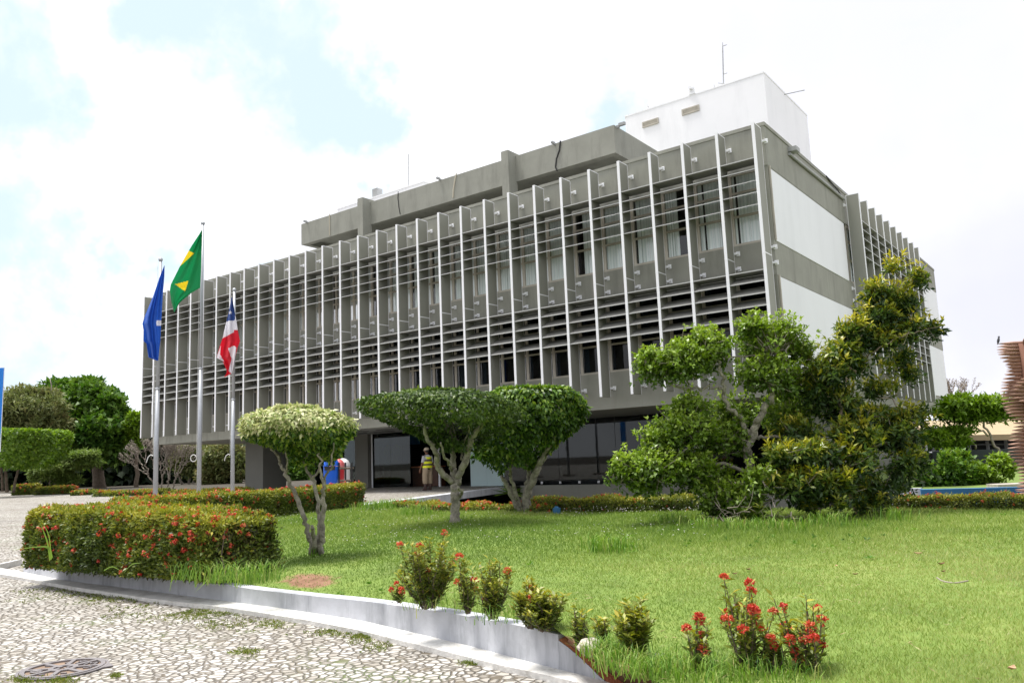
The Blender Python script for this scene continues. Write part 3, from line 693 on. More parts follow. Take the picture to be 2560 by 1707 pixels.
# ---- ground floor: plinth, glass walls, columns
GZ = .3
xw = ony(790, 1215, YG)[0]; xpl = PE1[0]-.1
MB().box((xpl, YG-.12, -.8), (X1-1.5, YG+.05, GZ)).build('plinth', M['conc'], B)
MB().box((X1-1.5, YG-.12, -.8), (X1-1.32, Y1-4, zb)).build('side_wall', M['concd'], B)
MB().box((xw, 13.5, -.7), (X1-1.5, 13.7, zb)).build('lobby_wall', M['dark'], B)
MB().box((xw-.15, YG+.05, GZ-.1), (xw, 13.7, zb)).build('lobby_wall', M['dark'], B)
MB().box((xw, YG+.05, GZ-.14), (X1-1.5, 13.5, GZ-.004)).build('lobby_floor', M['intw'], B)
def gpane(x0, x1, mat, z0=None, z1=None, y=None):
    y = YG if y is None else y
    return MB().box((x0, y-.008, z0 or GZ), (x1, y+.008, z1 or zb)).build('glass_pane', mat, B)
def gx(u): return ony(u, 1212, YG)[0]
xs_ = [gx(u) for u in (790, 850, 897)]; gpane(xs_[0]+.02, xs_[1]-.01, M['glassd']); gpane(xs_[1]+.01, xs_[2]-.01, M['glassd'])
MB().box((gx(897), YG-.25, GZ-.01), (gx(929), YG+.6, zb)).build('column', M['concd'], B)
gpane(gx(929)+.01, gx(978)-.008, M['glassd']); gpane(gx(978)+.008, gx(1027), M['glassd'])
MB().box((gx(930), YG-.03, GZ), (gx(930)+.1, YG+.03, zb)).build('door_post', M['white'], B)
MB().box((gx(1098), YG-.04, GZ), (gx(1098)+.10, YG+.04, zb)).build('door_post', M['white'], B)
MB().box((gx(1178), YG-.02, GZ), (gx(1219)-.01, YG+.02, zb-.0)).build('frosted_panel', M['frost'], B)
MB().box((gx(1219), YG-.02, GZ), (gx(1262), YG+.02, zb-.0)).build('frosted_panel', M['frost'], B)
ue = [1262, 1330, 1400, 1497, 1545, 1640, 1740, 1840]
for a, b in zip(ue[:-1], ue[1:]): gpane(gx(a)+.01, gx(b)-.01, M['glassd'])
for u in (1356, 1402, 1450, 1498):
    x = gx(u); MB().box((x-.05, YG-.05, GZ+.06), (x+.05, YG-.01, GZ+.16)).build('glass_clamp', M['white'], B)
MB().box((gx(1545), YG+.4, GZ), (gx(1660), YG+.5, zb-.3)).build('dark_partition', M['fence'], B)
# piers under the open end
px0 = ony(613, 1230, 3.4)[0]; px1 = ony(661, 1230, 3.4)[0]
for (x, y) in ((px0, 3.4), (px0, 24)):
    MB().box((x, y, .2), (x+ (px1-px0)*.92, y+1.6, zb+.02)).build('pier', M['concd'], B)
# things seen in the lobby
def lobby(u, v, d): return at(u, v, d)
yv = YG+1.2; p = ony(969, 1214, yv); v_ = thing('vase', (p[0], yv, GZ), 'tall ochre vase standing behind the lobby glass by the entrance', 'vase')
M['ochre'] = surf('ochre_ceramic', (.38, .24, .08), .4, .2, 3.)
MB().loft([(p[0], yv, GZ+z, r, r) for z, r in ((0, .12), (.05, .16), (.4, .21), (.75, .22), (.85, .17), (.9, .19))], 14).build('body', M['ochre'], v_, True)
MB().loft([(p[0], yv, GZ+z, r, r) for z, r in ((.901, .17), (.94, .19), (.98, .16))], 14).build('rim', M['white'], v_, True)
p = ony(1050, 1214, YG+.8); d_ = thing('reception_desk', (p[0], YG+.8, GZ), 'dark brown wooden reception desk inside the open entrance', 'desk')
x0 = ony(1032, 1214, YG+.8)[0]; x1 = ony(1095, 1214, YG+.8)[0]
MB().box((x0, YG+.8, GZ), (x1, YG+1.4, GZ+1.0)).build('body', M['wood'], d_); MB().box((x0-.05, YG+.75, GZ+1.0), (x1, YG+1.45, GZ+1.06)).build('top', M['brick'], d_)
p = ony(985, 1160, YG+2.6); b_ = thing('lobby_screen', (p[0], YG+2.6, GZ), 'pale printed screen with yellow butterfly shape behind the lobby glass', 'screen')
x0 = ony(960, 1214, YG+2.6)[0]; x1 = ony(1026, 1214, YG+2.6)[0]
MB().box((x0, YG+2.6, GZ), (x1, YG+2.64, GZ+1.3)).build('base_board', surf('screen_green', (.16, .24, .16), .5), b_)
MB().box((x0-.6, YG+2.6, GZ+2.3), (x1+.8, YG+2.64, zb-.02)).build('banner', surf('screen_blue', (.05, .16, .34), .5), b_)
Yy = surf('screen_yellow', (.40, .42, .04), .5); mb = MB()
for s in (-1, 1):
    for zc_, r_ in ((2.0, .34), (1.62, .24)): mb.add([((x0+x1)/2-.3+s*(r_+.03)+r_*cos(a), YG+2.56-.004*s, GZ+zc_+r_*1.1*sin(a)) for a in np.linspace(0, 2*pi, 16, endpoint=False)], [list(range(16))])
mb.build('butterfly', Yy, b_)
# ------------------------------------------------------------------ flagpoles and flags
poles = [((388, 1243), (415.5, 651), 29.0, 'left'), ((497, 1238), (510, 560), 31.3, 'mid'), ((581, 1235), (585.5, 726), 33.6, 'right')]
plab = {'left': 'tapered steel flagpole carrying the plain blue flag', 'mid': 'tallest steel flagpole carrying the green flag with yellow', 'right': 'shortest looking steel flagpole carrying the red and white flag'}
ptop = {}
M['rope'] = surf('white_rope', (.7, .7, .68), .7)
for (b, t, d, nm) in poles:
    p = at(b[0], b[1], d); base = np.array([p[0], p[1], hz(p[0], p[1])])
    # vertical pole whose top meets the pixel height
    lo, hi = 3., 16.
    for _ in range(40):
        z = (lo+hi)/2; q = np.array([p[0], p[1], z])-C; vv = 853.5-F*(q@UP)/(q@FW)
        if vv > t[1]: lo = z
        else: hi = z
    zt = lo; ptop[nm] = (base, zt)
    fp = thing('flagpole', base, plab[nm], 'flagpole', 'flagpoles on the plaza'); x, y, z0 = base; hm = z0+(zt-z0)*.47
    MB().tube([(x, y, z0), (x, y, hm)], [.085, .075], 14).tube([(x, y, hm-.02), (x, y, hm+.06)], .083, 14).tube([(x, y, hm+.06), (x, y, zt)], [.068, .055], 14).build('shaft', M['steel'], fp, True)
    MB().tube([(x, y, zt-.01), (x, y, zt+.05), (x, y, zt+.10)], [.075, .08, .045], 12).build('cap', M['steel'], fp)
    MB().box((x-.3, y-.3, z0-.05), (x+.3, y+.3, z0+.12)).build('base', M['stone'], fp)
    l = -HR; hs = z0+1.9; a = np.array([x, y, 0])+l*.11
    MB().tube([a+[0, 0, z] for z in (hs, hs+2, zt-.2)], .008, 5).build('halyard', M['rope'], fp)
    pts = [a+[0, 0, hs], a+l*.08+[0, 0, hs+.05], a+l*.18+[0, 0, hs-.03], a+l*.24+[0, 0, hs-.22]] if nm != 'mid' else [a+l*.12+np.array([0, 0, hs-.1])+l*.12*cos(s)+np.array([0, 0, .13*sin(s)]) for s in np.linspace(0, 2*pi, 13)]
    MB().tube(pts, .018, 6).build('rope_loop', M['rope'], fp)
def clothmat(name, col):
    m, nt, out = newmat(name); b = N(nt, 'ShaderNodeBsdfPrincipled', i_Roughness=.75); b.inputs['Base Color'].default_value = c3(col)
    t = N(nt, 'ShaderNodeBsdfTranslucent', i_Color=c3([min(1, x*1.1) for x in col])); mx = N(nt, 'ShaderNodeMixShader', i_0=.3); L(nt, b, 0, mx, 1); L(nt, t, 0, mx, 2); L(nt, mx, 0, out, 0); return m
FB, FG, FY, FR_, FWH, FN = [clothmat(n, c) for n, c in (('flag_blue', (.025, .115, .52)), ('flag_green', (.006, .24, .075)), ('flag_yellow', (.85, .62, .02)), ('flag_red', (.62, .012, .03)), ('flag_white', (.75, .74, .80)), ('flag_navy', (.02, .06, .24)))]
def tri(p, q):
    (x, y) = p; s = [(q[(i+1) % len(q)][0]-q[i][0])*(y-q[i][1])-(q[(i+1) % len(q)][1]-q[i][1])*(x-q[i][0]) for i in range(len(q))]
    return all(k >= 0 for k in s) or all(k <= 0 for k in s)
def inpoly(p, q):
    x, y = p; c = False
    for i in range(len(q)):
        (x1, y1), (x2, y2) = q[i], q[i-1]
        if (y1 > y) != (y2 > y) and x < (x2-x1)*(y-y1)/(y2-y1)+x1: c = not c
    return c
def flag(label, rows, d, mats, cf, fold, nu=60, nv=90, d0=0.):
    V = []; uv = []
    v0, v1 = rows[0][0], rows[-1][0]
    for j in range(nv+1):
        v = v0+(v1-v0)*j/nv
        for r in range(1, len(rows)):
            if v <= rows[r][0]+1e-6:
                w = (v-rows[r-1][0])/(rows[r][0]-rows[r-1][0]); uL = rows[r-1][1]+w*(rows[r][1]-rows[r-1][1]); uR = rows[r-1][2]+w*(rows[r][2]-rows[r-1][2]); break
        for i in range(nu+1):
            s = i/nu; u = uR+(uL-uR)*s; V.append(at(u, v, d+d0+fold(s, j/nv))); uv.append((u, v))
    mb = MB()
    for j in range(nv):
        for i in range(nu):
            a = j*(nu+1)+i; q = [a, a+1, a+nu+2, a+nu+1]; mu_ = np.mean([uv[k][0] for k in q]); mv_ = np.mean([uv[k][1] for k in q]); mb.f.append(q); mb.m.append(cf(mu_, mv_))
    mb.v = [tuple(p) for p in V]; o = mb.build('flag', mats, None, True)
    tag(o, label, 'flag', 'flags flying from the poles'); return o
Z1 = lambda x, y: (x/3.92+330, y/3.92+720)
flag('plain blue flag hanging limp from the left pole', [(664, 410.5, 411.5), (690, 400, 411), (740.6, 382.7, 407), (790, 362, 404), (809, 355.9, 403), (825, 359, 402), (853, 358.5, 401), (858, 366, 400), (893, 371, 396.5), (901, 391, 396)], 29.0, [FB, FWH, FR_],
     lambda u, v: 1 if (abs(u-397) < 6 and 802 < v < 815) else 0, lambda s, t: .20*sin(5*s+2.5*t)*s+.16*sin(16*s+9*t)*min(1, s*2)*(.3+t)+.1*s)
Zb = lambda x, y: (x/3.7318+400, y/3.7318+540)
T1 = [Zb(263, 322), Zb(320, 348), Zb(180, 475)]; T2 = [Zb(140, 637), Zb(266, 604), Zb(235, 702)]
def cfb(u, v):
    if tri((u, v), T1) or tri((u, v), T2): return 1
    return 0
flag('green flag with two visible yellow corners flying from the tallest pole', [(574.8, 505, 506), (612.4, 480.4, 505), (628.4, 471, 504), (666, 449.6, 503), (711.5, 426.8, 501), (719.5, 425.5, 500.5), (725, 424.7, 491), (733, 425.5, 477.7), (751.7, 428, 455), (758.4, 429.5, 448.2), (781, 435.2, 435.8)], 31.3, [FG, FY], cfb,
     lambda s, t: .32*sin(3.6*s+2.0*t)*s+.05*sin(14*s-7*t)*min(1, 2*s)+.05*sin(9*t+5*s)*s, 80, 110)
W1 = [Zb(527, 1322), Zb(566, 1212), Zb(560, 1290), Zb(598, 1358)]; W2 = [Zb(635, 1235), Zb(690, 1208), Zb(712, 1225), Zb(700, 1325), Zb(668, 1475), Zb(640, 1442), Zb(668, 1330)]
ST = Zb(656, 900)
def cfs(u, v):
    x, y = (u-400)*3.7318, (v-540)*3.7318
    if y < 985+(668-x)*.12-10 and x < 700 and y < 990:
        a = atan2(y-900, x-656); r_ = math.hypot(x-656, y-900)
        return 2 if r_ < 17*(.62+.38*cos(5*a+1.5)) else 0
    if inpoly((u, v), W1) or inpoly((u, v), W2): return 2
    lim = 1140-(x-585)*.55 if x < 690 else 1062
    return 1 if y > lim else 2
flag('red and white striped flag with blue corner on the right pole', [(743.7, 578.5, 581), (781, 571.5, 587), (789, 569.6, 588.9), (824, 561, 594.3), (842.8, 557, 598), (852, 554, 600.4), (869.6, 548, 594), (893.7, 541.2, 587.6), (901.8, 556, 586), (926, 567, 581), (934, 566, 579), (942, 560, 562)], 33.6, [FN, FR_, FWH], cfs,
     lambda s, t: .18*sin(7*s+3*t)+.10*sin(13*s+8*t)*(.3+t), 80, 110, d0=.22)
# ------------------------------------------------------------------ trees and shrubs
def limb(path, rads, n=9):
    return [np.asarray(p, float) for p in path], rads, n
def curve(P, k=5, jit=.0):
    """Catmull-Rom through the points"""
    P = [np.asarray(p, float) for p in P]; Q = [2*P[0]-P[1]]+P+[2*P[-1]-P[-2]]; out = []
    for i in range(1, len(Q)-2):
        for j in range(k):
            t = j/k; a, b, c, d = Q[i-1], Q[i], Q[i+1], Q[i+2]
            out.append(.5*((2*b)+(-a+c)*t+(2*a-5*b+4*c-d)*t*t+(-a+3*b-3*c+d)*t**3)+rng.normal(size=3)*jit)
    out.append(P[-1]); return out
def radii(r, n): r = np.asarray(r, float); return list(np.interp(np.linspace(0, 1, n), np.linspace(0, 1, len(r)), r))
def trunk(par, limbs, d, mat, name='trunk', jit=.012, up=False):
    """limbs: list of ([(u,v[,dd])...], [radius px...]) at depth d"""
    mb = MB()
    for pts, rp in limbs:
        W_ = [at(p[0], p[1], d+(p[2] if len(p) > 2 else 0)) for p in pts]; c = curve(W_, 5, jit)
        mb.tube(c, [max(.006, r*d/F*rng.uniform(.96, 1.05)) for r in radii(rp, len(c))], 9)
    return mb.build(name, mat, par, True)
def topiary(name, label, d, base, prof, nleaf, L_, W_, mats, limbs, bark, depthf=.8, cat='tree', drop=.6, split=None, inner=0, gaps=-9):
    """prof: list of (v, uL, uR) outline, from the top down"""
    bp = at(base[0], base[1], d); t = thing(name, (bp[0], bp[1], bp[2]), label, cat)
    amp = (prof[2][2]-prof[2][1])/2*d/F*depthf*.8; sg_ = [-.2, -.75, .35, -.55, -.9, .3, -.9, -.6, .2]
    limbs = [([(p[0]+(rng.normal()*1.2 if 0 < j < len(pts)-1 else 0), p[1], (amp*sg_[i % 9]*(j/(len(pts)-1))**1.3 if i else 0)) for j, p in enumerate(pts)], [q*.88 for q in rp]) for i, (pts, rp) in enumerate(limbs)]
    trunk(t, limbs, d, bark)
    # sample the outline surface
    n = int(nleaf*1.0); vs_ = np.array([p[0] for p in prof]); uL = np.array([p[1] for p in prof]); uR = np.array([p[2] for p in prof])
    w = np.maximum((uR-uL)/2, 2); seg = np.hypot(np.diff(vs_), np.diff(w))*(w[1:]+w[:-1]); seg = seg/seg.sum()
    k = rng.choice(len(seg), n, p=seg); s = rng.random(n)
    vv = vs_[k]*(1-s)+vs_[k+1]*s; l = uL[k]*(1-s)+uL[k+1]*s; r = uR[k]*(1-s)+uR[k+1]*s
    # top cap
    nc = int(n*.28); vv[:nc] = vs_[0]+np.abs(rng.normal(size=nc))*1.5-np.where(rng.random(nc) < .05, rng.random(nc)*6, 0); q = np.sqrt(rng.random(nc)); cl, cr_ = uL[0], uR[0]
    rad = (r-l)/2; cx = (l+r)/2; th = rng.random(n)*2*pi
    fr = np.ones(n)-np.abs(rng.normal(size=n))*.05; fr[:nc] = q; rad[:nc] = (cr_-cl)/2; cx[:nc] = (cl+cr_)/2
    if inner: 
        ii = rng.random(n) < inner; fr[ii] *= np.sqrt(rng.random(ii.sum()))
    lump = 1+.06*np.sin(th*5+vv*.05)+.045*np.sin(th*11+vv*.11)+rng.normal(size=n)*.025
    fr = fr*np.where(rng.random(n) < .05, 1+rng.random(n)*.09, 1)
    rad = rad*.955; uu = cx+rad*np.cos(th)*fr*lump; vv = vv+4; dd = -rad*np.sin(th)*fr*lump*depthf*d/F
    P = C+(FW+np.outer((uu-1280)/F, RT)-np.outer((vv-853.5)/F, UP))*d+dd[:, None]*HF*1.0
    out = np.outer(np.cos(th), HR)-np.outer(np.sin(th), HF)*depthf
    slope = np.zeros(n); dv = np.diff(vs_); dw = np.diff(w); sl_ = -dw/np.maximum(dv, 1.); slope = np.clip(sl_[k], -1.5, 1.5)*-1
    Nv = out*fr[:, None]+np.array([0, 0, 1.])*np.clip(-slope*-.6, -.5, .8)[:, None]; Nv[:nc] = out[:nc]*.15+np.array([0, 0, 1.])
    A = out*.5+rng.normal(size=(n, 3))*.55+np.array([0, 0, -drop]); A[:nc] = out[:nc]*.6+rng.normal(size=(nc, 3))*.6+np.array([0, 0, .15])
    low = np.clip((vv-vs_[0])/(vs_[-1]-vs_[0])-.35, 0, 1)
    keep = noise3(P, 4.2, 3)+.45*noise3(P, 11., 8)-low*1.9 > gaps
    keep[:nc] = True
    l_ = L_*rng.uniform(.7, 1.3, n); Q = flatleaves(P, A, Nv, l_, l_*(W_/L_), .18, .4)
    if split is None:
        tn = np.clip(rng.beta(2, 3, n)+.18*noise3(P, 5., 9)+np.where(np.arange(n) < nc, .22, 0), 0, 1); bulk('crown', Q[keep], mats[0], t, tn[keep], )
    else:
        f_ = split(uu, vv); a = keep & (rng.random(n) < f_); b = keep & ~a
        bulk('crown', Q[a], mats[0], t); 
        if b.sum(): bulk('lower_foliage', Q[b], mats[1], t)
    return t
def zt1(x, y): return (x/3.919+590, y/3.92+1000)
p0 = onz(790, 1388, ZL); D1 = dep(p0)
z1 = lambda L_: [(x/3.919+590, y/3.92+1000) for x, y in L_]
topiary('clipped_tree', 'small mushroom-clipped tree with cream variegated crown beside the red-flowered hedge', D1, (790, 1388),
    [(1019, 690, 792), (1023, 660, 825), (1032, 630, 850), (1043, 612, 872), (1055, 603, 880), (1066, 602, 880), (1078, 608, 876), (1090, 622, 868), (1101, 660, 862), (1112, 700, 856), (1126, 728, 848), (1145, 738, 836), (1165, 745, 825)],
    15000, .075, .036, [M['var'], M['fic']],
    [(z1([(745, 1500), (735, 1400), (690, 1250), (620, 1030), (540, 850), (485, 710), (430, 620), (370, 500), (300, 400)]), [9, 8, 7, 6.5, 6, 5.5, 4.5, 3.5, 2]),
     (z1([(830, 1510), (838, 1380), (845, 1150), (850, 980), (855, 860), (838, 700), (820, 560), (780, 460)]), [9, 8.5, 7.5, 6, 5, 3.6, 3, 1.5]),
     (z1([(800, 1470), (820, 1300), (822, 1120), (795, 960), (745, 770), (690, 660), (640, 580), (520, 480)]), [8, 7, 6, 5.5, 5, 3.5, 3, 1.5]),
     (z1([(750, 770), (800, 690), (835, 620), (870, 480)]), [3.5, 3, 2.5, 1.5]), (z1([(858, 830), (895, 710), (935, 620), (960, 420)]), [4, 3.2, 2.8, 1.5]), (z1([(690, 570), (740, 490), (770, 400)]), [2.5, 2, 1.2]),
     (z1([(770, 1480), (765, 1330), (742, 1230)]), [7, 6.5, 4]), (z1([(487, 705), (500, 620), (455, 420)]), [3, 2.5, 1.2])], M['bark'], .85,
    split=lambda u, v: np.clip(1.15-(v-1062+.10*(u-740))/26, 0, 1)*np.where((v > 1090), .35, 1), gaps=-.9, inner=.12)
p0 = onz(1140, 1308, ZL); D2 = dep(p0)
z2 = lambda L_: [(x/3.92+880, y/3.92+940) for x, y in L_]
topiary('clipped_tree', 'green flat-topped umbrella tree with one stout knotted trunk in front of the entrance', D2, (1140, 1308),
    [(977, 1010, 1190), (982, 960, 1235), (992, 915, 1265), (1002, 898, 1290), (1014, 897, 1304), (1026, 905, 1307), (1038, 930, 1304), (1050, 968, 1292), (1062, 998, 1275), (1076, 1030, 1250), (1090, 1056, 1225), (1104, 1085, 1208), (1122, 1100, 1196)],
    21000, .085, .045, [M['ficd']],
    [(z2([(1015, 1460), (1018, 1350), (1012, 1200), (1018, 1100), (1020, 1050)]), [17, 13, 12.5, 13.5, 12]),
     (z2([(1010, 1060), (960, 1010), (890, 950), (845, 850), (830, 760), (770, 660), (720, 540), (690, 440), (600, 330)]), [9, 9, 8.5, 8, 7, 6, 5, 3.5, 2]),
     (z2([(1020, 1050), (1000, 960), (990, 850), (985, 700), (960, 560), (900, 420)]), [9, 9, 8.5, 7, 5, 3]),
     (z2([(1040, 1050), (1060, 940), (1110, 830), (1150, 700), (1190, 590), (1250, 500), (1330, 380)]), [9, 9.5, 10, 9, 8, 6, 3]),
     (z2([(980, 930), (950, 850), (900, 770), (870, 650)]), [4.5, 4, 3.5, 2]), (z2([(1075, 820), (1070, 700), (1010, 580), (985, 450)]), [3.2, 3, 3, 2]), (z2([(1080, 660), (1140, 570), (1145, 470)]), [3, 2.5, 1.5]),
     (z2([(1060, 1180), (1075, 1130), (1040, 1090)]), [5, 5, 4])], M['bark'], .8, inner=.25, gaps=-.95)
p0 = onz(1315, 1283, ZL); D3 = dep(p0)
topiary('clipped_tree', 'green clipped tree with drooping leaves and several pale stems behind the umbrella tree', D3, (1315, 1283),
    [(971, 1245, 1430), (977, 1215, 1450), (990, 1200, 1462), (1010, 1196, 1465), (1030, 1196, 1462), (1048, 1192, 1455), (1066, 1188, 1440), (1086, 1186, 1420), (1105, 1184, 1402), (1125, 1185, 1372), (1150, 1188, 1345), (1175, 1195, 1322), (1200, 1240, 1318)],
    20000, .105, .06, [M['fic']],
    [(z2([(1660, 1340), (1620, 1250), (1550, 1130), (1490, 1030), (1470, 980), (1440, 820)]), [13, 10, 8, 6, 5, 2.5]),
     (z2([(1720, 1340), (1710, 1200), (1740, 1080), (1800, 950), (1850, 830), (1920, 700), (2000, 590), (2060, 480)]), [15, 12, 10.5, 9.5, 8.5, 7, 5, 2.5]),
     (z2([(1690, 1330), (1715, 1120), (1720, 950), (1715, 800), (1660, 650), (1610, 500), (1600, 380)]), [11, 9, 6.5, 5, 4.5, 4, 2]),
     (z2([(1660, 1290), (1600, 1130), (1560, 1000), (1560, 900), (1580, 780), (1620, 700)]), [8, 6, 4.5, 4, 3, 2]),
     (z2([(1860, 800), (1960, 720), (1990, 620), (1890, 560), (1990, 420)]), [5, 4, 3.5, 2.5, 1.5]), (z2([(1800, 950), (1900, 760), (1860, 600), (1890, 450)]), [4, 3.5, 2.5, 1.5])], M['bark'], .7, drop=.9, inner=.3, gaps=-.85)
# spiky dark plant under it
p = onz(1268, 1262, ZL); sp_ = []
for k in range(26): sp_.append([rng.normal(), rng.normal(), rng.uniform(-.3, .9)])
P = at(1275, 1232, D3+.2)+np.zeros((26, 3)); A = nrm(np.array(sp_)); o = bulk('spiky_plant', leaves(P, A, .42, .035, .1), M['ficd']); tag(o, 'dark spiky-leaved plant at the left foot of the drooping clipped tree', 'plant')
# ---- the two tall shrubs on the right
def shrub(name, label, d, base, clumps, leaf, Ln, W_, ros, tipfun, limbs, bark, twigs=1.0, spread=.9, dm=1.0, thr_=-.42):
    bp = onz(base[0], base[1], ZL); t = thing(name, bp, label, 'tree')
    trunk(t, limbs, d, bark, jit=.02)
    Qs = []; Ts = []; tw = MB(); c0s = []
    for (u, v, ru, rv, n, dd) in clumps:
        P, Dn = camellip(u, v, d+dd, ru*1.04, rv*1.06, int(n*dm), rd=.75*ru*d/F, shell=.48, thr=thr_, ns=3.4, seed=int(u+v)); P = P+rng.normal(size=P.shape)*.055+(rng.random((len(P), 1)) < .12)*Dn*.16
        Dn = Dn+np.array([0, 0, .45])+rng.normal(size=Dn.shape)*.3
        Q = rosette(P, Dn, ros, Ln, W_, spread); Qs.append(Q); hgt = (P[:, 2]-at(u, v, d)[2])/(rv*d/F)
        Ts.append(np.repeat(np.clip(tipfun(hgt, nrm(Dn)[:, 2], len(P)), 0, 1), ros)+rng.normal(size=len(P)*ros)*.10)
        c0 = at(u, v+rv*.5, d+dd)
        if c0s: cn = min(c0s, key=lambda q: np.linalg.norm(q-c0)); tw.tube([cn, (cn+c0)/2+rng.normal(size=3)*.05-[0, 0, .05], c0], [.014, .012, .009], 5)
        c0s.append(c0)
        sel = rng.choice(len(P), int(min(len(P), len(P)*.10*twigs)), replace=False)
        for k in sel:
            m_ = c0+(P[k]-c0)*.5+rng.normal(size=3)*.06; tw.tube([c0+(P[k]-c0)*.12, m_, P[k]], [.010, .007, .003], 4, cap=False)
    bulk('foliage', np.concatenate(Qs), leaf, t, np.concatenate(Ts)); tw.build('twigs', M['barkg'], t); return t
D4 = dep(onz(1900, 1300, ZL))+.3
zs = lambda L_: [(x/2.24+1500, y/2.24+640)+tuple(r) for x, y, *r in L_]
def zc(L_): return [(x/2.24+1500, y/2.24+640, rx/2.24, ry/2.24, n, dd) for x, y, rx, ry, n, dd in L_]
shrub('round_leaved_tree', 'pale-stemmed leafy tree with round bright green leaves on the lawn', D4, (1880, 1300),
    zc([(600, 510, 125, 105, 700, .1), (470, 590, 170, 105, 800, 0), (300, 620, 95, 75, 380, 0), (270, 560, 45, 40, 90, 0), (960, 480, 185, 130, 950, .2), (850, 390, 75, 55, 200, .2), (1080, 420, 90, 65, 260, .3), (1130, 530, 70, 60, 160, .3), (930, 650, 180, 110, 700, .1), (1050, 700, 110, 100, 330, .3),
        (560, 850, 190, 85, 700, .2), (470, 980, 200, 90, 760, -.1), (330, 1030, 95, 60, 260, -.2), (660, 1000, 170, 110, 650, .2), (760, 860, 120, 90, 330, .4), (300, 1180, 215, 85, 900, -.3), (130, 1180, 75, 70, 200, -.3), (500, 1190, 170, 100, 640, -.2), (240, 1275, 110, 45, 170, -.3), (640, 1250, 110, 75, 240, .2), (760, 1340, 150, 85, 360, -.6), (640, 1350, 100, 75, 200, -.4), (900, 1250, 110, 75, 220, -.7), (820, 1420, 120, 50, 160, -.6), (1050, 880, 160, 110, 480, .5), (70, 1240, 40, 30, 60, -.3)]),
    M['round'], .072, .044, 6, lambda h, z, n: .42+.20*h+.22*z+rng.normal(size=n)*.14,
    [(zs([(880, 1440), (870, 1290), (840, 1190), (830, 1080), (850, 1010), (880, 930), (930, 840), (980, 760), (1020, 640), (1060, 500)]), [15, 12, 11, 11, 10, 9, 7.5, 5.5, 4, 2]),
     (zs([(845, 1030), (800, 930), (740, 860), (695, 790), (690, 700), (660, 600), (600, 500)]), [7, 6, 5.5, 5, 4.5, 3.5, 2]),
     (zs([(690, 740), (620, 735), (520, 740), (400, 720), (310, 640)]), [4, 3.5, 3, 2.5, 1.5]), (zs([(930, 840), (960, 810), (940, 700), (880, 560)]), [5, 4, 3, 2]),
     (zs([(850, 1020), (930, 1010), (1060, 1000), (1180, 960)]), [5, 4, 3, 2]), (zs([(850, 1220), (770, 1190), (640, 1160), (480, 1150), (300, 1190)]), [6, 5, 4.5, 3.5, 2]), (zs([(840, 1260), (900, 1250), (960, 1210), (1050, 1120)]), [6, 5, 4, 2.5]),
     (zs([(700, 1180), (600, 1250), (480, 1280)]), [4, 3, 2]), (zs([(830, 1050), (700, 990), (560, 950), (420, 990)]), [5, 4, 3, 2])], M['bark'], 1.8, .9, 1.12, -.33)
D5 = D4+.0
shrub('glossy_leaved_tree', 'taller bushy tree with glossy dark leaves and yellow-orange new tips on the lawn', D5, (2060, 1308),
    zc([(1690, 110, 95, 70, 210, .5), (1790, 120, 50, 45, 60, .5), (1640, 60, 30, 30, 30, .5), (1560, 210, 85, 70, 210, .5), (1680, 250, 100, 80, 240, .5), (1560, 330, 105, 70, 240, .4), (1720, 400, 140, 70, 300, .4), (1850, 400, 75, 35, 80, .4), (1440, 430, 120, 75, 280, .3), (1590, 480, 150, 60, 260, .3), (1360, 540, 110, 75, 280, .2), (1270, 640, 140, 90, 380, .1), (1430, 600, 70, 60, 120, .2),
        (1690, 560, 80, 55, 60, .5), (1600, 640, 80, 60, 80, .4), (1730, 660, 55, 50, 55, .5), (1640, 760, 70, 70, 90, .3), (1530, 740, 60, 60, 60, .3),
        (1320, 820, 150, 110, 420, .3), (1200, 740, 110, 80, 240, .2), (1480, 900, 130, 90, 330, .2), (1720, 910, 120, 60, 240, .2), (1790, 870, 55, 45, 70, .2), (1640, 1000, 170, 90, 420, .1), (1420, 1010, 150, 90, 400, -.2), (1200, 1110, 180, 80, 480, -.5), (1000, 1110, 190, 60, 360, -.6), (1360, 1140, 170, 100, 520, -.5), (1640, 1150, 190, 110, 560, 0), (1120, 1280, 160, 80, 430, -.8), (1330, 1290, 170, 100, 520, -.7), (1560, 1280, 160, 80, 340, -.1), (1240, 1390, 140, 50, 220, -.8), (1690, 1280, 60, 55, 90, .1), (860, 1400, 130, 50, 130, -.5), (700, 1400, 110, 70, 200, -.2), (1480, 1390, 90, 70, 160, -.3), (1100, 980, 120, 80, 240, 0)]),
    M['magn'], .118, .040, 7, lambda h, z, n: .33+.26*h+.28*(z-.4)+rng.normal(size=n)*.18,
    [(zs([(1480, 1470), (1440, 1330), (1400, 1180), (1370, 1000), (1350, 860), (1360, 740, .4), (1420, 660, .8), (1500, 560, 1.), (1560, 420, 1.), (1620, 280, 1.), (1690, 120, .9)]), [12, 9, 7, 6, 5, 4, 3.4, 2.8, 2.2, 1.6, 1]),
     (zs([(1400, 1180), (1300, 1200), (1180, 1180), (1040, 1120)]), [6, 5, 3.5, 2]), (zs([(1390, 1100), (1520, 1060), (1660, 1030), (1780, 960)]), [5, 4, 3, 2]), (zs([(1430, 640), (1340, 600), (1260, 640)]), [4, 3, 2]), (zs([(1520, 540), (1640, 470), (1780, 420), (1905, 395)]), [2, 1.6, 1.2, .6]), (zs([(1400, 1200), (1500, 1280), (1640, 1280)]), [4, 3, 2])], M['barkd'], 1.2, 1.0, .98, -.2)
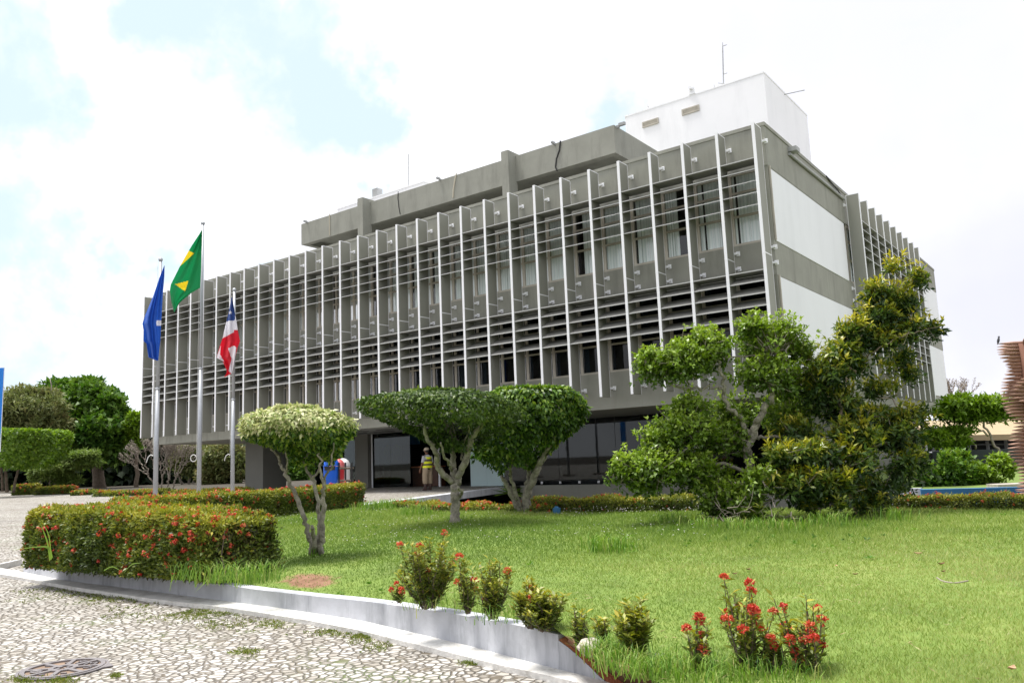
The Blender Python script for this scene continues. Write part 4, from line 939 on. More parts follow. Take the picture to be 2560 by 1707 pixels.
# dead twigs at their foot, leaning old stump and a brown rock
p = onz(2120, 1298, ZL); mb = MB(); t_ = trunk(None, [(zs([(1475, 1490), (1460, 1400), (1420, 1310), (1400, 1230)]), [22, 21, 17, 9]), (zs([(640, 1400), (630, 1340), (650, 1280)]), [20, 20, 12]), (zs([(760, 1440), (750, 1350), (760, 1270)]), [28, 26, 18])], D4+.5, M['barkd'], 'old_stump'); tag(t_, 'dark leaning stump of old trunks hidden under the two bushy trees', 'stump')
def rock(u, v, d, r, sx, sy, sz, mat, nm, label, seed=1):
    rr = np.random.default_rng(seed); p = at(u, v, d); mb = MB(); rings = 8; n = 12
    for i in range(rings+1):
        ph = pi*i/rings
        for j in range(n):
            th = 2*pi*j/n; q = np.array([sin(ph)*cos(th)*sx, sin(ph)*sin(th)*sy, cos(ph)*sz])*r*(1+rr.uniform(-.14, .14)); mb.v.append(tuple(p+q))
    for i in range(rings):
        for j in range(n): mb.f.append([i*n+j, i*n+(j+1) % n, (i+1)*n+(j+1) % n, (i+1)*n+j]); mb.m.append(0)
    o = mb.build(nm, mat, None); return tag(o, label, 'rock')
rock(2157, 1288, D4-.2, .14, 1., .8, .7, M['rock'], 'rock', 'rounded orange-brown rock on the grass beside the leaning stump', 3)
rock(1476, 1617, dep(onz(1476, 1625, ZL)), .075, 1.2, .9, .75, M['stone'], 'stone', 'pale angular stone on bare soil just behind the broken wall end', 5)
rock(1652, 1650, dep(onz(1652, 1656, ZL-.05)), .06, 1.2, .9, .7, M['stone'], 'stone', 'pinkish grey stone lying in the dry grass between two flowering shrubs', 8)
rock(1478, 1648, dep(onpl(1478, 1660)), .05, 1.1, .9, .9, M['kerbtop'], 'rubble', 'lump of plastered rubble fallen from the broken wall end', 9)
mb = MB(); 
for k in range(46):
    u = rng.uniform(1790, 1990); v = rng.uniform(1265, 1305); a = at(u, v, D4-.9+rng.uniform(-.3, .3)); b = a+nrm(rng.normal(size=3)*np.array([1, 1, .9]))*rng.uniform(.15, .4); mb.tube([a, (a+b)/2+rng.normal(size=3)*.04, b], [.007, .005, .002], 4)
tag(mb.build('dead_twigs', M['barkg']), 'tangle of dry broken twigs lying under the two bushy trees', 'twigs')
# ------------------------------------------------------------------ flowering hedges
def petals(Cn, r, k, size):
    n = len(Cn); d = nrm(rng.normal(size=(n, k, 3))+np.array([0, 0, .5])); P = (Cn[:, None, :]+d*r*rng.uniform(.4, 1, (n, k, 1))).reshape(-1, 3); d = d.reshape(-1, 3)
    A = nrm(np.cross(d, rng.normal(size=d.shape))); return flatleaves(P, A, d, size*rng.uniform(.7, 1.3, len(P)), size*.8, .1, .3)
def hedge(label, line, width, zb_, top, dens, Ln, fl, flsize, round_=.25, name='flowering_hedge', cat='hedge', endr=.3, leafm='ixora', group=None, topv=.05, side=.45):
    """line: list of xy points (near face to the camera side is offset by width/2)"""
    P0 = [np.array([p[0], p[1], 0.]) for p in line]; ln = sum(np.linalg.norm(P0[i+1]-P0[i]) for i in range(len(P0)-1))
    tops = top if isinstance(top, (list, tuple)) else [top, top]
    c = polyline_at(P0, .5); t = thing(name, (c[0], c[1], zb_), label, cat, group)
    hm = np.mean(tops)-zb_; area = ln*(width+2*hm)+2*width*hm; n = int(area*dens)
    s = rng.random(n); typ = rng.random(n); wt = width/(width+2*hm)
    x = np.where(typ < wt, rng.uniform(-1, 1, n), np.where(rng.random(n) < .72, -1., 1.)); zf = np.where(typ < wt, 1., rng.random(n)**.85)
    ee = rng.random(n) < 2*width*hm/area; s[ee] = np.round(s[ee]); x[ee] = rng.uniform(-1, 1, ee.sum()); zf[ee] = rng.random(ee.sum())
    # round the edges, roughen the skin
    xx = np.sign(x)*(np.abs(x)-np.maximum(0, zf-.75)*round_*1.2*np.abs(x))
    base = np.array([polyline_at(P0, q) for q in s[:1]]) if False else None
    d = [0.]
    for i in range(1, len(P0)): d.append(d[-1]+np.linalg.norm(P0[i]-P0[i-1]))
    d = np.array(d)/d[-1]; Bx = np.interp(s, d, [p[0] for p in P0]); By = np.interp(s, d, [p[1] for p in P0])
    k = np.clip(np.searchsorted(d, s, side='right')-1, 0, len(P0)-2); T = nrm(np.array([P0[i+1]-P0[i] for i in range(len(P0)-1)]))[k]
    Nn = np.stack([-T[:, 1], T[:, 0], np.zeros(n)], 1); sg = np.sign((Nn@HF))[:, None]; Nn = Nn*sg       # +: away from camera
    tp = np.interp(s, np.linspace(0, 1, len(tops)), tops)
    P = np.stack([Bx, By, np.zeros(n)], 1)+Nn*(xx*width/2)[:, None]
    z = zb_+(tp-zb_)*zf; P[:, 2] = z
    bump_ = .055*noise3(P, 4., 17)+.035*noise3(P, 11., 4)+rng.normal(size=n)*.018
    endn = np.where(s < .5, -1., 1.)[:, None]*T*ee[:, None]
    out = np.where((typ < wt)[:, None] & ~ee[:, None], np.array([0, 0, 1.]), Nn*x[:, None]+np.array([0, 0, .25])); out = np.where(ee[:, None], endn+np.array([0, 0, .2]), out)
    P = P+nrm(out)*(bump_-np.abs(rng.normal(size=n))*.03)[:, None]
    P = P+T*(np.where(ee, rng.normal(size=n)*.05, 0))[:, None]
    A = nrm(out)*.7+rng.normal(size=(n, 3))*.6+np.array([0, 0, .35])
    keep = noise3(P, 7., 21)+np.where(zf > .8, .8, 0) > -.75
    l_ = Ln*rng.uniform(.6, 1.3, n); Q = flatleaves(P, A, out+np.array([0, 0, .4]), l_, l_*.42, .15, .5)
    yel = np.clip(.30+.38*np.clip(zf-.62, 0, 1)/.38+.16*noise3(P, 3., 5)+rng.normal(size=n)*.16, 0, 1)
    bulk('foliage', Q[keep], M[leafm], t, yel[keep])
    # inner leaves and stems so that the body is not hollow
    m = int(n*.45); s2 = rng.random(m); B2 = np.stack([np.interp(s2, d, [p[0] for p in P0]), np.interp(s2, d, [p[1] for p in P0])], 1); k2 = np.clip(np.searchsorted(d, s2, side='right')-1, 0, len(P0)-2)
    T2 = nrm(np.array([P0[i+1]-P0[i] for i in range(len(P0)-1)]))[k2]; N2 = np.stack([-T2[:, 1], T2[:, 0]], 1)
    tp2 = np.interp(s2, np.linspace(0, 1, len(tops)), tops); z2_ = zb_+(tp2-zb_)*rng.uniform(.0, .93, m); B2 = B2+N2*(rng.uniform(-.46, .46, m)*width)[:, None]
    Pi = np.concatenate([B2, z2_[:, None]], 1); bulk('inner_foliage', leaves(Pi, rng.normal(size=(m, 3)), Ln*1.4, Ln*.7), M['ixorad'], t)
    mb = MB()
    for q in range(int(ln*5)):
        s_ = rng.random(); b = np.array([np.interp(s_, d, [p[0] for p in P0]), np.interp(s_, d, [p[1] for p in P0]), zb_-.03]); b[:2] += rng.uniform(-.35, .35, 2)*width; e_ = b+np.array([rng.normal()*.1, rng.normal()*.1, hm*.8]); mb.tube([b, (b+e_)/2+rng.normal(size=3)*.03, e_], [.009, .007, .003], 4)
    mb.build('stems', M['barkd'], t)
    # flower heads on the skin
    if fl:
        nf = int(area*fl); w_ = np.where(typ < wt, 1.5, np.where(xx > 0, .1, side))*np.where(zf < .3, .35, 1)*(1.+.9*noise3(P, 1.4, 33)); w_ = np.clip(w_, .02, None); w_ /= w_.sum()
        sel = rng.choice(n, nf, p=w_, replace=False); Fc = P[sel]+nrm(out[sel])*.035
        Qf = petals(Fc, flsize*.5, 16, flsize*.42); f_ = bulk('blossom', Qf, M['flower'], t, np.repeat(rng.random(nf)*.6, 16)+rng.normal(size=nf*16)*.12); f_['kind'] = 'stuff'
    return t
def ground_line(pts, z): return [onz(u, v, z)[:2] for u, v in pts]
# near hedge: footprint between its front line and a line 1.7 m behind
wN = 1.1; cl_ = [onz(u, v, ZL)[:2] for u, v in [(158, 1397), (300, 1409), (420, 1417), (545, 1424), (608, 1428)]]
hedge('thick clipped hedge with red flower heads behind the left end of the white low wall', cl_, wN, ZL-.05, [1.10, 1.11, 1.10, 1.07, .98], 5600, .056, 30, .068, .35, side=1.5)
# second hedge, further back, running to the walkway
hl = [at(300, 1290, 17.2), at(480, 1290, 18.8), at(660, 1285, 20.8), at(880, 1262, 24.6)]
hedge('long low hedge with orange-red flowers in front of the flagpoles', [p[:2] for p in hl], .85, .22, [H-.56, H-.58, H-.62, H-.60], 2600, .06, 15, .085)
hl = [onz(u, v, ZL) for u, v in ((1005, 1269), (1120, 1276), (1240, 1279), (1375, 1282))]
hedge('short low strip of orange-flowered hedge below the walkway behind the umbrella tree', [p[:2] for p in hl], .5, ZL-.1, ZL+.15, 2600, .055, 26, .075)
hl = [onz(u, v, ZL) for u, v in ((1342, 1281), (1500, 1281), (1745, 1281))]
hedge('low straight hedge with few red flowers in front of the grey plinth', [p[:2]+HF[:2]*.3 for p in hl], .55, ZL-.15, ZL+.30, 3400, .045, 12, .05)
hl = [onz(u, v, ZL) for u, v in ((2140, 1275), (2350, 1275), (2620, 1276))]
hedge('low hedge with red flowers in front of the blue wall on the right', [p[:2]+HF[:2]*.3 for p in hl], .5, ZL-.15, ZL+.245, 3600, .042, 22, .045)
# far row along the plaza edge
for i, ((u0, u1), d, v0, v1, lab) in enumerate([((40, 95), 62, 1207, 1231, 'rounded red-flowered bush at the far left edge of the plaza'), ((96, 186), 60, 1217, 1234, 'yellow-green hedge piece right of the rounded red bush at the far plaza edge'), ((188, 250), 54, 1228, 1238, 'very low hedge piece before the dark wood at the far plaza edge'), ((252, 420), 49, 1231, 1241, 'long low hedge strip behind the blue-flag pole at the far plaza edge'), ((425, 620), 44, 1229, 1240, 'low flowering hedge strip beside the left pier of the building')]):
    a = at(u0, v1, d); b = at(u1, v1, d-(2 if u1-u0 > 100 else 0)); zt_ = .27+(v1-v0)*d/F*1.05
    hedge(lab, [a[:2], b[:2]], 1.0, .25, zt_, 420, .15, 6, .2, group='low hedges along the far plaza edge')
# ------------------------------------------------------------------ ixora plants in the foreground
def ixora(u, v, hpx, wpx, nst, leafn, nfl, label, lean=0., flpos='top', lk='ixora'):
    sh_ = 16 if u < 1400 else 0; b = onz(u, v-sh_, ZL); d = dep(b); k_ = 1.18 if u < 1400 else 1.; h = (hpx-sh_*.6)*k_*d/F; w = wpx*k_*d/F/2; nst = int(nst*1.3)+1; t = thing('ixora_shrub', b, label, 'shrub', 'red-flowered shrubs along the lawn edge'); st = MB(); Ps = []; As = []; Hs = []; tips = []
    for k in range(nst):
        th = rng.random()*2*pi; q = rng.random()**.6; hh = h*rng.uniform(.42, .95) if k else h; top = b+np.array([cos(th)*w*q*1.25, sin(th)*w*q*1.25, hh])+HR*lean*h; base = b+np.array([cos(th), sin(th), 0])*w*.25*q; base[2] -= .03
        mid = base+(top-base)*.5+rng.normal(size=3)*.02; pts = [base, mid, top]; st.tube(pts, [.006, .0045, .002], 5); tips.append(top)
        m = int(leafn*(.85 if leafn > 90 else .75)*rng.uniform(.5, .9)*(hh/h)**.5); s = np.round(rng.uniform(.10, 1, m)*14)/14+rng.normal(size=m)*.012; c = (1-s)[:, None]**2*base+2*((1-s)*s)[:, None]*mid+(s**2)[:, None]*top
        ph = rng.random(m)*2*pi; a = np.stack([np.cos(ph), np.sin(ph), rng.uniform(.25, 1.1, m)], 1); Ps.append(c+rng.normal(size=(m, 3))*.012); As.append(a); Hs.append(s)
    P = np.concatenate(Ps); A = np.concatenate(As); s = np.concatenate(Hs); n = len(P)
    l_ = .052*rng.uniform(.6, 1.3, n); bulk('leaves', flatleaves(P, A, A*.3+np.array([0, 0, 1.]), l_, l_*.36, .15, .4), M[lk], t, np.clip(.28+.42*s**2+rng.normal(size=n)*.15, 0, 1))
    st.build('stems', M['barkd'], t)
    for k in range(nfl):
        if k < len(tips)*.6 and rng.random() < .6: c = tips[k % len(tips)]+[0, 0, .01]
        else: c = P[rng.integers(n)]+np.array([0, 0, .02])
        m = 34; dr = nrm(rng.normal(size=(m, 3))*np.array([1, 1, .7])+np.array([0, 0, .75])); r_ = rng.uniform(.022, .034)
        q = leaves(c+dr*r_*.25, dr, r_*rng.uniform(.9, 1.25, m), .009, .1); q2 = petals((c+dr*r_*1.0), .004, 2, .013)
        bulk('flower_head', np.concatenate([q, q2]), M['flower'], t, np.clip(np.concatenate([np.full(m, rng.random()*.6), np.full(2*m, rng.random()*.9)])+rng.normal(size=3*m)*.08, 0, 1))
    return t
for a in [(1000, 1514, 36, 34, 5, 60, 4, 'thin reddish sprig of ixora, first from the left above the white wall'),
          (1072, 1527, 150, 108, 30, 170, 9, 'largest bushy ixora with red heads and a single flower above its top'),
          (1170, 1540, 118, 40, 9, 110, 4, 'narrow upright ixora with two red heads low on its side'),
          (1232, 1553, 125, 70, 16, 140, 2, 'upright yellow-tipped ixora with a tall thin leading shoot'),
          (1330, 1575, 100, 66, 14, 120, 4, 'leaning ixora with orange-red heads at its left top beside the bushy one'),
          (1362, 1582, 82, 80, 22, 150, 3, 'dense rounded yellow-green ixora last before the broken wall end'),
          (1455, 1610, 95, 42, 7, 70, 0, 'sparse flowerless ixora just past the broken wall end'),
          (1502, 1618, 75, 34, 6, 70, 0, 'small sparse yellow ixora beside the brown-stemmed one'),
          (1588, 1640, 135, 84, 22, 150, 0, 'bushy flowerless ixora with bare brown stem and dead twig'),
          (1745, 1672, 130, 60, 9, 45, 5, 'low scraggly ixora with two red heads left of the tall flowering one'),
          (1870, 1668, 210, 130, 17, 75, 15, 'tallest leggy ixora with many red heads in the bare grass'),
          (1935, 1676, 90, 60, 7, 60, 3, 'short ixora between the two tall leggy ones'),
          (2020, 1682, 195, 130, 14, 70, 15, 'leggy ixora with big coral flower heads furthest right')]:
    ixora(*a)
# ------------------------------------------------------------------ trees beyond the plaza
def bigtree(name, label, d, base, clumps, mat, Ln, W_, limbs, bark=None, ros=5, thr=-.5, group='trees beyond the plaza', zb_=.27, ns=.8, shell=.7):
    bp = at(base[0], base[1], d); bp[2] = zb_; t = thing(name, bp, label, 'tree', group); Qs = []; Ts = []
    for (u, v, ru, rv, n, dd) in clumps:
        P, Dn = camellip(u, v, d+dd, ru, rv, n, rd=.8*ru*d/F, shell=shell, thr=thr, ns=ns, seed=int(u*3+v))
        Dn = Dn*.6+np.array([0, 0, .8])+rng.normal(size=Dn.shape)*.25
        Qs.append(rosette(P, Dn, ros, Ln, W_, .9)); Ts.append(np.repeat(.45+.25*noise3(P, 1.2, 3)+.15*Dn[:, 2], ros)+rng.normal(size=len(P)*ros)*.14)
    if Qs: bulk('crown', np.concatenate(Qs), mat, t, np.clip(np.concatenate(Ts), 0, 1))
    if limbs: trunk(t, limbs, d, bark or M['barkd'], jit=.05)
    return t
def zz(L_, k=4.48, ox=0, oy=920): return [(x/k+ox, y/k+oy)+tuple(r) for x, y, *r in L_]
def cz(L_, k=4.48, ox=0, oy=920): return [(x/k+ox, y/k+oy, rx/k, ry/k, n, dd) for x, y, rx, ry, n, dd in L_]
bigtree('tree', 'large dense dark green domed tree left of the building', 82, (245, 1228),
    cz([(820, 330, 330, 200, 1500, 0), (1050, 330, 260, 180, 1100, -2), (900, 520, 330, 250, 1500, -3), (1180, 520, 270, 230, 1300, -3), (1100, 760, 400, 230, 1600, -4), (700, 250, 260, 110, 600, 2), (1330, 700, 190, 200, 600, 0), (980, 170, 170, 60, 260, 0), (1250, 330, 110, 90, 260, 0), (1150, 930, 330, 130, 700, -4), (1250, 860, 220, 180, 500, -4)]),
    M['bigt'], .62, .34, [(zz([(1120, 1400), (1100, 1150), (1050, 850), (1000, 500)]), [16, 13, 9, 4])], thr=-.45)
bigtree('tree', 'olive-brown spreading tree with hazy thin foliage at the left', 74, (90, 1228),
    cz([(300, 380, 330, 190, 900, 0), (430, 480, 330, 220, 1000, -1), (180, 520, 260, 200, 700, 0), (480, 300, 200, 100, 350, 1), (560, 640, 220, 150, 480, -1), (250, 640, 300, 120, 500, 0), (740, 800, 130, 160, 240, 2)]),
    M['olive'], .5, .16, [(zz([(420, 1380), (430, 1100), (380, 800), (300, 500), (200, 380)]), [9, 7, 5, 3, 1.5]), (zz([(430, 1050), (520, 750), (600, 500), (560, 120)]), [6, 4, 3, .8]), (zz([(420, 900), (330, 600), (420, 300)]), [4, 3, 1.5])], M['barkg'], thr=-.35)
bigtree('tree', 'lower light green tree against the left end of the building', 78, (350, 1228), cz([(1530, 620, 120, 130, 420, 0), (1480, 760, 130, 130, 380, 0), (1590, 560, 60, 60, 120, 0)]), M['lime'], .5, .25, [(zz([(1540, 1400), (1530, 900), (1530, 600)]), [6, 4, 2])])
# trimmed block tree
bigtree('clipped_tree', 'bright green box-clipped tree on several trunks at the left edge', 58, (30, 1231),
    [], M['lime'], .3, .2, None)
t_ = COL.objects[-1] if False else bpy.data.objects['clipped_tree.003'] if 'clipped_tree.003' in bpy.data.objects else None
def boxcrown(t, d, prof, n, Ln, W_, mat, depthf=.8):
    vs_ = np.array([p[0] for p in prof]); uL = np.array([p[1] for p in prof]); uR = np.array([p[2] for p in prof])
    top = rng.random(n) < .3; v = np.where(top, vs_[0], rng.uniform(vs_[0], vs_[-1], n)); l = np.interp(v, vs_, uL); r = np.interp(v, vs_, uR)
    th = rng.random(n)*2*pi; q = np.where(top, np.sqrt(rng.random(n)), 1-np.abs(rng.normal(size=n))*.06); ex = .55
    cxs = np.sign(np.cos(th))*np.abs(np.cos(th))**ex; sxs = np.sign(np.sin(th))*np.abs(np.sin(th))**ex
    uu = (l+r)/2+(r-l)/2*cxs*q; dd = -(r-l)/2*sxs*q*depthf*d/F
    P = C+(FW+np.outer((uu-1280)/F, RT)-np.outer((v-853.5)/F, UP))*d+dd[:, None]*HF
    out = np.outer(np.cos(th), HR)-np.outer(np.sin(th), HF); out[top] = out[top]*.2+np.array([0, 0, 1.])
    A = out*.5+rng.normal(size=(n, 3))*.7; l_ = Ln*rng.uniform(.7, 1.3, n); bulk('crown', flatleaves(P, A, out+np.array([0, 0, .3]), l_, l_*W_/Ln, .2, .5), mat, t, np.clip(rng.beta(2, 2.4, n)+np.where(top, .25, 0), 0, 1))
t_ = [o for o in COL.objects if o.get('label', '').startswith('bright green box')][0]
boxcrown(t_, 58, [(1080, -75, 150), (1086, -80, 156), (1100, -80, 154), (1120, -78, 148), (1140, -74, 138), (1158, -68, 120), (1170, -40, 90)], 11000, .26, .17, M['lime'])
trunk(t_, [(zz([(80, 1390), (70, 1250), (60, 1120)]), [4, 3.6, 3]), (zz([(150, 1390), (180, 1230), (220, 1100)]), [3.5, 3, 2.4]), (zz([(30, 1380), (20, 1200), (10, 1100)]), [3.5, 3, 2.4]), (zz([(-150, 1390), (-160, 1230), (-150, 1100)]), [4, 3.4, 3])], 58, M['barkd'])
bigtree('tree', 'feathery light green tree with flat layered branches before the dark wood', 64, (140, 1231),
    cz([(950, 960, 170, 35, 260, 0), (1000, 1050, 150, 30, 200, 0), (700, 1090, 260, 50, 420, 0), (780, 1000, 180, 60, 300, 0), (480, 1140, 150, 40, 240, 0), (760, 1240, 160, 35, 220, 0), (640, 1180, 200, 40, 260, 0), (420, 1220, 90, 20, 80, 0)]),
    M['feather'], .34, .10, [(zz([(640, 1340), (620, 1240), (720, 1130), (950, 1010)]), [2.4, 2, 1.5, .6]), (zz([(540, 1340), (560, 1240), (480, 1150)]), [2.4, 1.8, .8]), (zz([(620, 1240), (700, 1050), (800, 950)]), [1.6, 1.2, .5])], M['barkg'], thr=-.6)
# bare tree
bt = []; rb = random.Random(5)
def grow(p, dr, r, n, segs):
    if n == 0 or r < .35: return
    ln = 44*(.74**(5-n))*rb.uniform(.8, 1.2); q = (p[0]+dr[0]*ln, p[1]+dr[1]*ln, p[2]+rb.uniform(-.3, .3)); m = ((p[0]+q[0])/2+rb.uniform(-3, 3), (p[1]+q[1])/2, p[2]); segs.append(([p, m, q], [r, r*.85, r*.7]))
    for _ in range(3 if n > 2 else 2):
        a = atan2(dr[1], dr[0])+rb.uniform(-.42, .42); grow(q, (cos(a), sin(a)), r*.68, n-1, segs)
for (u, tilt) in ((398, -.25), (408, -.05), (418, .12), (426, .32), (402, -.7)): grow((u, 1232, 0), (tilt, -1), 2.2, 5, bt)
bigtree('bare_tree', 'leafless grey many-stemmed tree behind the flagpoles', 60, (410, 1232), [], M['olive'], .3, .1, bt, M['barkg'], group=None)
# trees seen under the open end of the building
for (u, d, cl_, lab) in [(575, 78, [(560, 1150, 60, 60, 620, 0), (530, 1185, 40, 35, 220, 0), (600, 1185, 50, 40, 260, 0)], 'yellowish olive tree seen under the building left of the pier'), (720, 80, [(700, 1165, 60, 60, 560, 0), (760, 1180, 60, 50, 420, 0)], 'green tree seen under the building right of the pier'), (470, 84, [(470, 1145, 50, 50, 380, 0), (500, 1130, 60, 30, 260, 0)], 'dull olive tree behind the bare tree under the building')]:
    bigtree('tree', lab, d, (u, 1228), cl_, M['olive'] if 'olive' in lab else M['bigt'], .5, .2, [([(u-12, 1228), (u-20, 1195), (u-40, 1160)], [3.5, 3, 1.5]), ([(u, 1228), (u+5, 1190), (u+25, 1150)], [3.5, 3, 1.5]), ([(u+6, 1228), (u+18, 1195), (u+40, 1165)], [3, 2.4, 1.2])], M['barkg'])
# the dark wood closing the view behind everything
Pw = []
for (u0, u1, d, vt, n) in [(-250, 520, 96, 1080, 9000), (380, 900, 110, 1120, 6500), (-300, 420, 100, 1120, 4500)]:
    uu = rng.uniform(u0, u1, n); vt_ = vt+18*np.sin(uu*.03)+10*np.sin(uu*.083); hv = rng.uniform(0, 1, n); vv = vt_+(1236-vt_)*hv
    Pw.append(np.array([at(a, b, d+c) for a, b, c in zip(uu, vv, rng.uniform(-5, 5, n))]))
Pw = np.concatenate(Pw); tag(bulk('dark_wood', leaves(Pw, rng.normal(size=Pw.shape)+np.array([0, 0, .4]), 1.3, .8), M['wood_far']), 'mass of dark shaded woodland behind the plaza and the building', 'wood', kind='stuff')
# trees standing behind the photographer, seen as dark reflections in the lobby glass
n = 9000; a_ = rng.uniform(-1.1, 1.1, n); r_ = rng.uniform(34, 42, n); hv = rng.random(n)**.8*(8.5+1.6*np.sin(a_*14)+1.1*np.sin(a_*31)); fwd = np.array([.45, -.89, 0]); sid = np.array([.89, .45, 0])
Pb = C+np.outer(np.cos(a_)*r_, fwd)+np.outer(np.sin(a_)*r_*1.6, sid); Pb[:, 2] = hv
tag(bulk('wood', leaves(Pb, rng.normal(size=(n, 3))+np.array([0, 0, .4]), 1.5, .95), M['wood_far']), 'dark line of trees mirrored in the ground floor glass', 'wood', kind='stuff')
# ------------------------------------------------------------------ right-hand background
def zr(x, y): return (x/3.1375+2240, y/3.1375+800)
# low blue wall and pale wall
def wallslab(u0, u1, vt0, vt1, d0, d1, mat, nm, lab, z0=-.7, th=.2):
    a = at(u0, vt0, d0); b = at(u1, vt1, d1); t = nrm(b-a)[:2]; n = np.array([-t[1], t[0]]); n = n if n@HF[:2] > 0 else -n; zt = (a[2]+b[2])/2
    o = MB().prism([tuple(a[:2]), tuple(b[:2]), tuple(b[:2]+n*th), tuple(a[:2]+n*th)], z0, zt).build(nm, mat); return tag(o, lab, 'wall')
wallslab(2302, 2700, 1223, 1214, 19.0, 18.0, M['blue'], 'low_wall', 'low blue painted wall behind the right-hand hedge')
wallslab(2150, 2300.5, 1219, 1222, 20., 19.1, M['gwall'], 'low_wall', 'low pale grey wall left of the blue wall')
wallslab(2330, 2720, 1128, 1115, 42, 38, M['fence'], 'boundary_wall', 'long dark slate wall behind the bushes on the right')
mb = MB(); a = at(2495, 1211, 19.5); mb.prism([tuple((a+HR*s+HF*t)[:2]) for s, t in ((-.0, 0), (.9, 0), (.9, .5), (0, .5))], a[2]-.2, a[2]+.0); tag(mb.build('stone_slab', M['stone']), 'flat grey stone slab lying behind the blue wall', 'slab')
# grassy ground behind the blue wall
q = [at(2150, 1216, 21), at(2320, 1219, 19.4), at(2720, 1212, 18.4), at(2900, 1180, 44), at(2200, 1180, 46)]
mb = MB(); mb.add([(p[0], p[1], q[1][2]-.22) for p in q], [list(range(5))]); tag(mb.build('garden_ground', M['lawn']), kind='structure')
zg = q[1][2]-.22
mb = MB(); mb.add([(9, -6, -.35), (120, -30, -.35), (200, 200, -.35), (9, 200, -.35)], [(0, 1, 2, 3)]); tag(mb.build('garden_ground', surf('worn_ground', (.17, .16, .13), .9, .3, .6)), kind='structure')
for (lab, cl_, mat, n_) in [('large rounded dark green shrub behind the blue wall', [(2360, 1178, 55, 48, 620, 0), (2395, 1150, 40, 28, 240, .5), (2330, 1195, 45, 35, 260, 0), (2400, 1190, 45, 35, 280, 0)], 'fic', 0), ('square green hedge-like shrub with bare stems right of the rounded shrub', [(2470, 1170, 40, 32, 360, 0), (2500, 1165, 35, 32, 300, 0), (2455, 1190, 25, 25, 120, 0), (2490, 1195, 40, 20, 150, 0)], 'round', 0)]:
    bigtree('shrub', lab, 24, (cl_[0][0], 1222), cl_, M[mat], .16, .085, [([(cl_[0][0]-10, 1225), (cl_[0][0]-14, 1195), (cl_[0][0]-20, 1170)], [2.5, 2, 1.2]), ([(cl_[0][0]+8, 1225), (cl_[0][0]+12, 1195), (cl_[0][0]+22, 1165)], [2.5, 2, 1.2])], M['bark'] if n_ else M['barkd'], ros=6, group='shrubs behind the blue wall', zb_=zg, ns=2.5, thr=-.4)
bigtree('tree', 'flat-crowned lime green tree before the tan-roofed hall', 34, (2450, 1150),
    [(2400, 1005, 60, 14, 260, 0), (2470, 1010, 70, 18, 360, 0), (2380, 1030, 50, 14, 180, 0), (2500, 1030, 60, 16, 240, 0), (2420, 1040, 45, 12, 160, 0), (2530, 1015, 40, 14, 130, 0), (2400, 992, 30, 8, 70, 0), (2340, 1082, 45, 14, 170, 0), (2370, 1098, 55, 14, 200, 0), (2400, 1075, 40, 10, 120, 0)],
    M['lime'], .24, .10, [([(2512, 1150), (2480, 1100), (2460, 1060), (2462, 1020)], [3.5, 3, 2.6, 1.5]), ([(2465, 1085), (2430, 1060), (2400, 1030)], [2.5, 2, 1]), ([(2465, 1060), (2500, 1050), (2530, 1040)], [2, 1.6, .8]), ([(2440, 1120), (2420, 1095), (2360, 1085)], [2.4, 2, 1])], M['barkg'], ros=6, group=None, zb_=.0, thr=-.7, ns=2.)
bigtree('tree', 'small leafless pale tree beside the far right building corner', 60, (2400, 1080), [], M['olive'], .3, .1, (lambda S: ([grow((2385+k*6, 1040, 0), (rb.uniform(-.3, .3), -1), 1.6, 4, S) for k in range(4)], S)[1])([]), M['barkg'], group=None, zb_=0.)
# tan-roofed hall on posts
hd = 52; hb = at(2420, 1150, hd); hb[2] = -.3
hall = thing('hall', hb, 'open-sided hall with tan roof fascia and thin pale posts on the far right', 'building')
M['tan'] = surf('tan_roof', (.36, .28, .17), .8, .1, .6)
def hq(u, v, dd=0): return at(u, v, hd+dd)
P4 = [hq(2290, 1090), hq(2760, 1080, -4), hq(2760, 1040, 4), hq(2290, 1052, 8)]
mb = MB(); mb.add(P4+[p-[0, 0, .35] for p in P4], [(0, 1, 2, 3), (7, 6, 5, 4), (0, 4, 5, 1), (1, 5, 6, 2), (2, 6, 7, 3), (3, 7, 4, 0)]); mb.build('roof', M['tan'], hall)
for u in (2330, 2375, 2420, 2466, 2512, 2560, 2620): p = hq(u, 1088, .5); mb = MB().tube([(p[0], p[1], -.4), (p[0], p[1], p[2])], .10, 8); mb.build('post', M['gwall'], hall)
a = hq(2280, 1100, 7); b = hq(2780, 1090, 3); mb = MB(); mb.add([(a[0], a[1], -.5), (b[0], b[1], -.5), (b[0], b[1], b[2]+.4), (a[0], a[1], a[2]+.4)], [(0, 1, 2, 3)]); n_ = np.array([b[1]-a[1], a[0]-b[0], 0]); n_ = n_/np.linalg.norm(n_)*.2
mb.add([(a[0]-n_[0], a[1]-n_[1], -.5), (b[0]-n_[0], b[1]-n_[1], -.5), (b[0]-n_[0], b[1]-n_[1], b[2]+.4), (a[0]-n_[0], a[1]-n_[1], a[2]+.4)], [(3, 2, 1, 0)]); mb.build('back_wall', M['fence'], hall)
mb = MB()
for v in (1112, 1128): mb.tube([hq(2290, v, 2), hq(2760, v-4, -1)], .05, 6)
mb.build('rail', M['gwall'], hall)
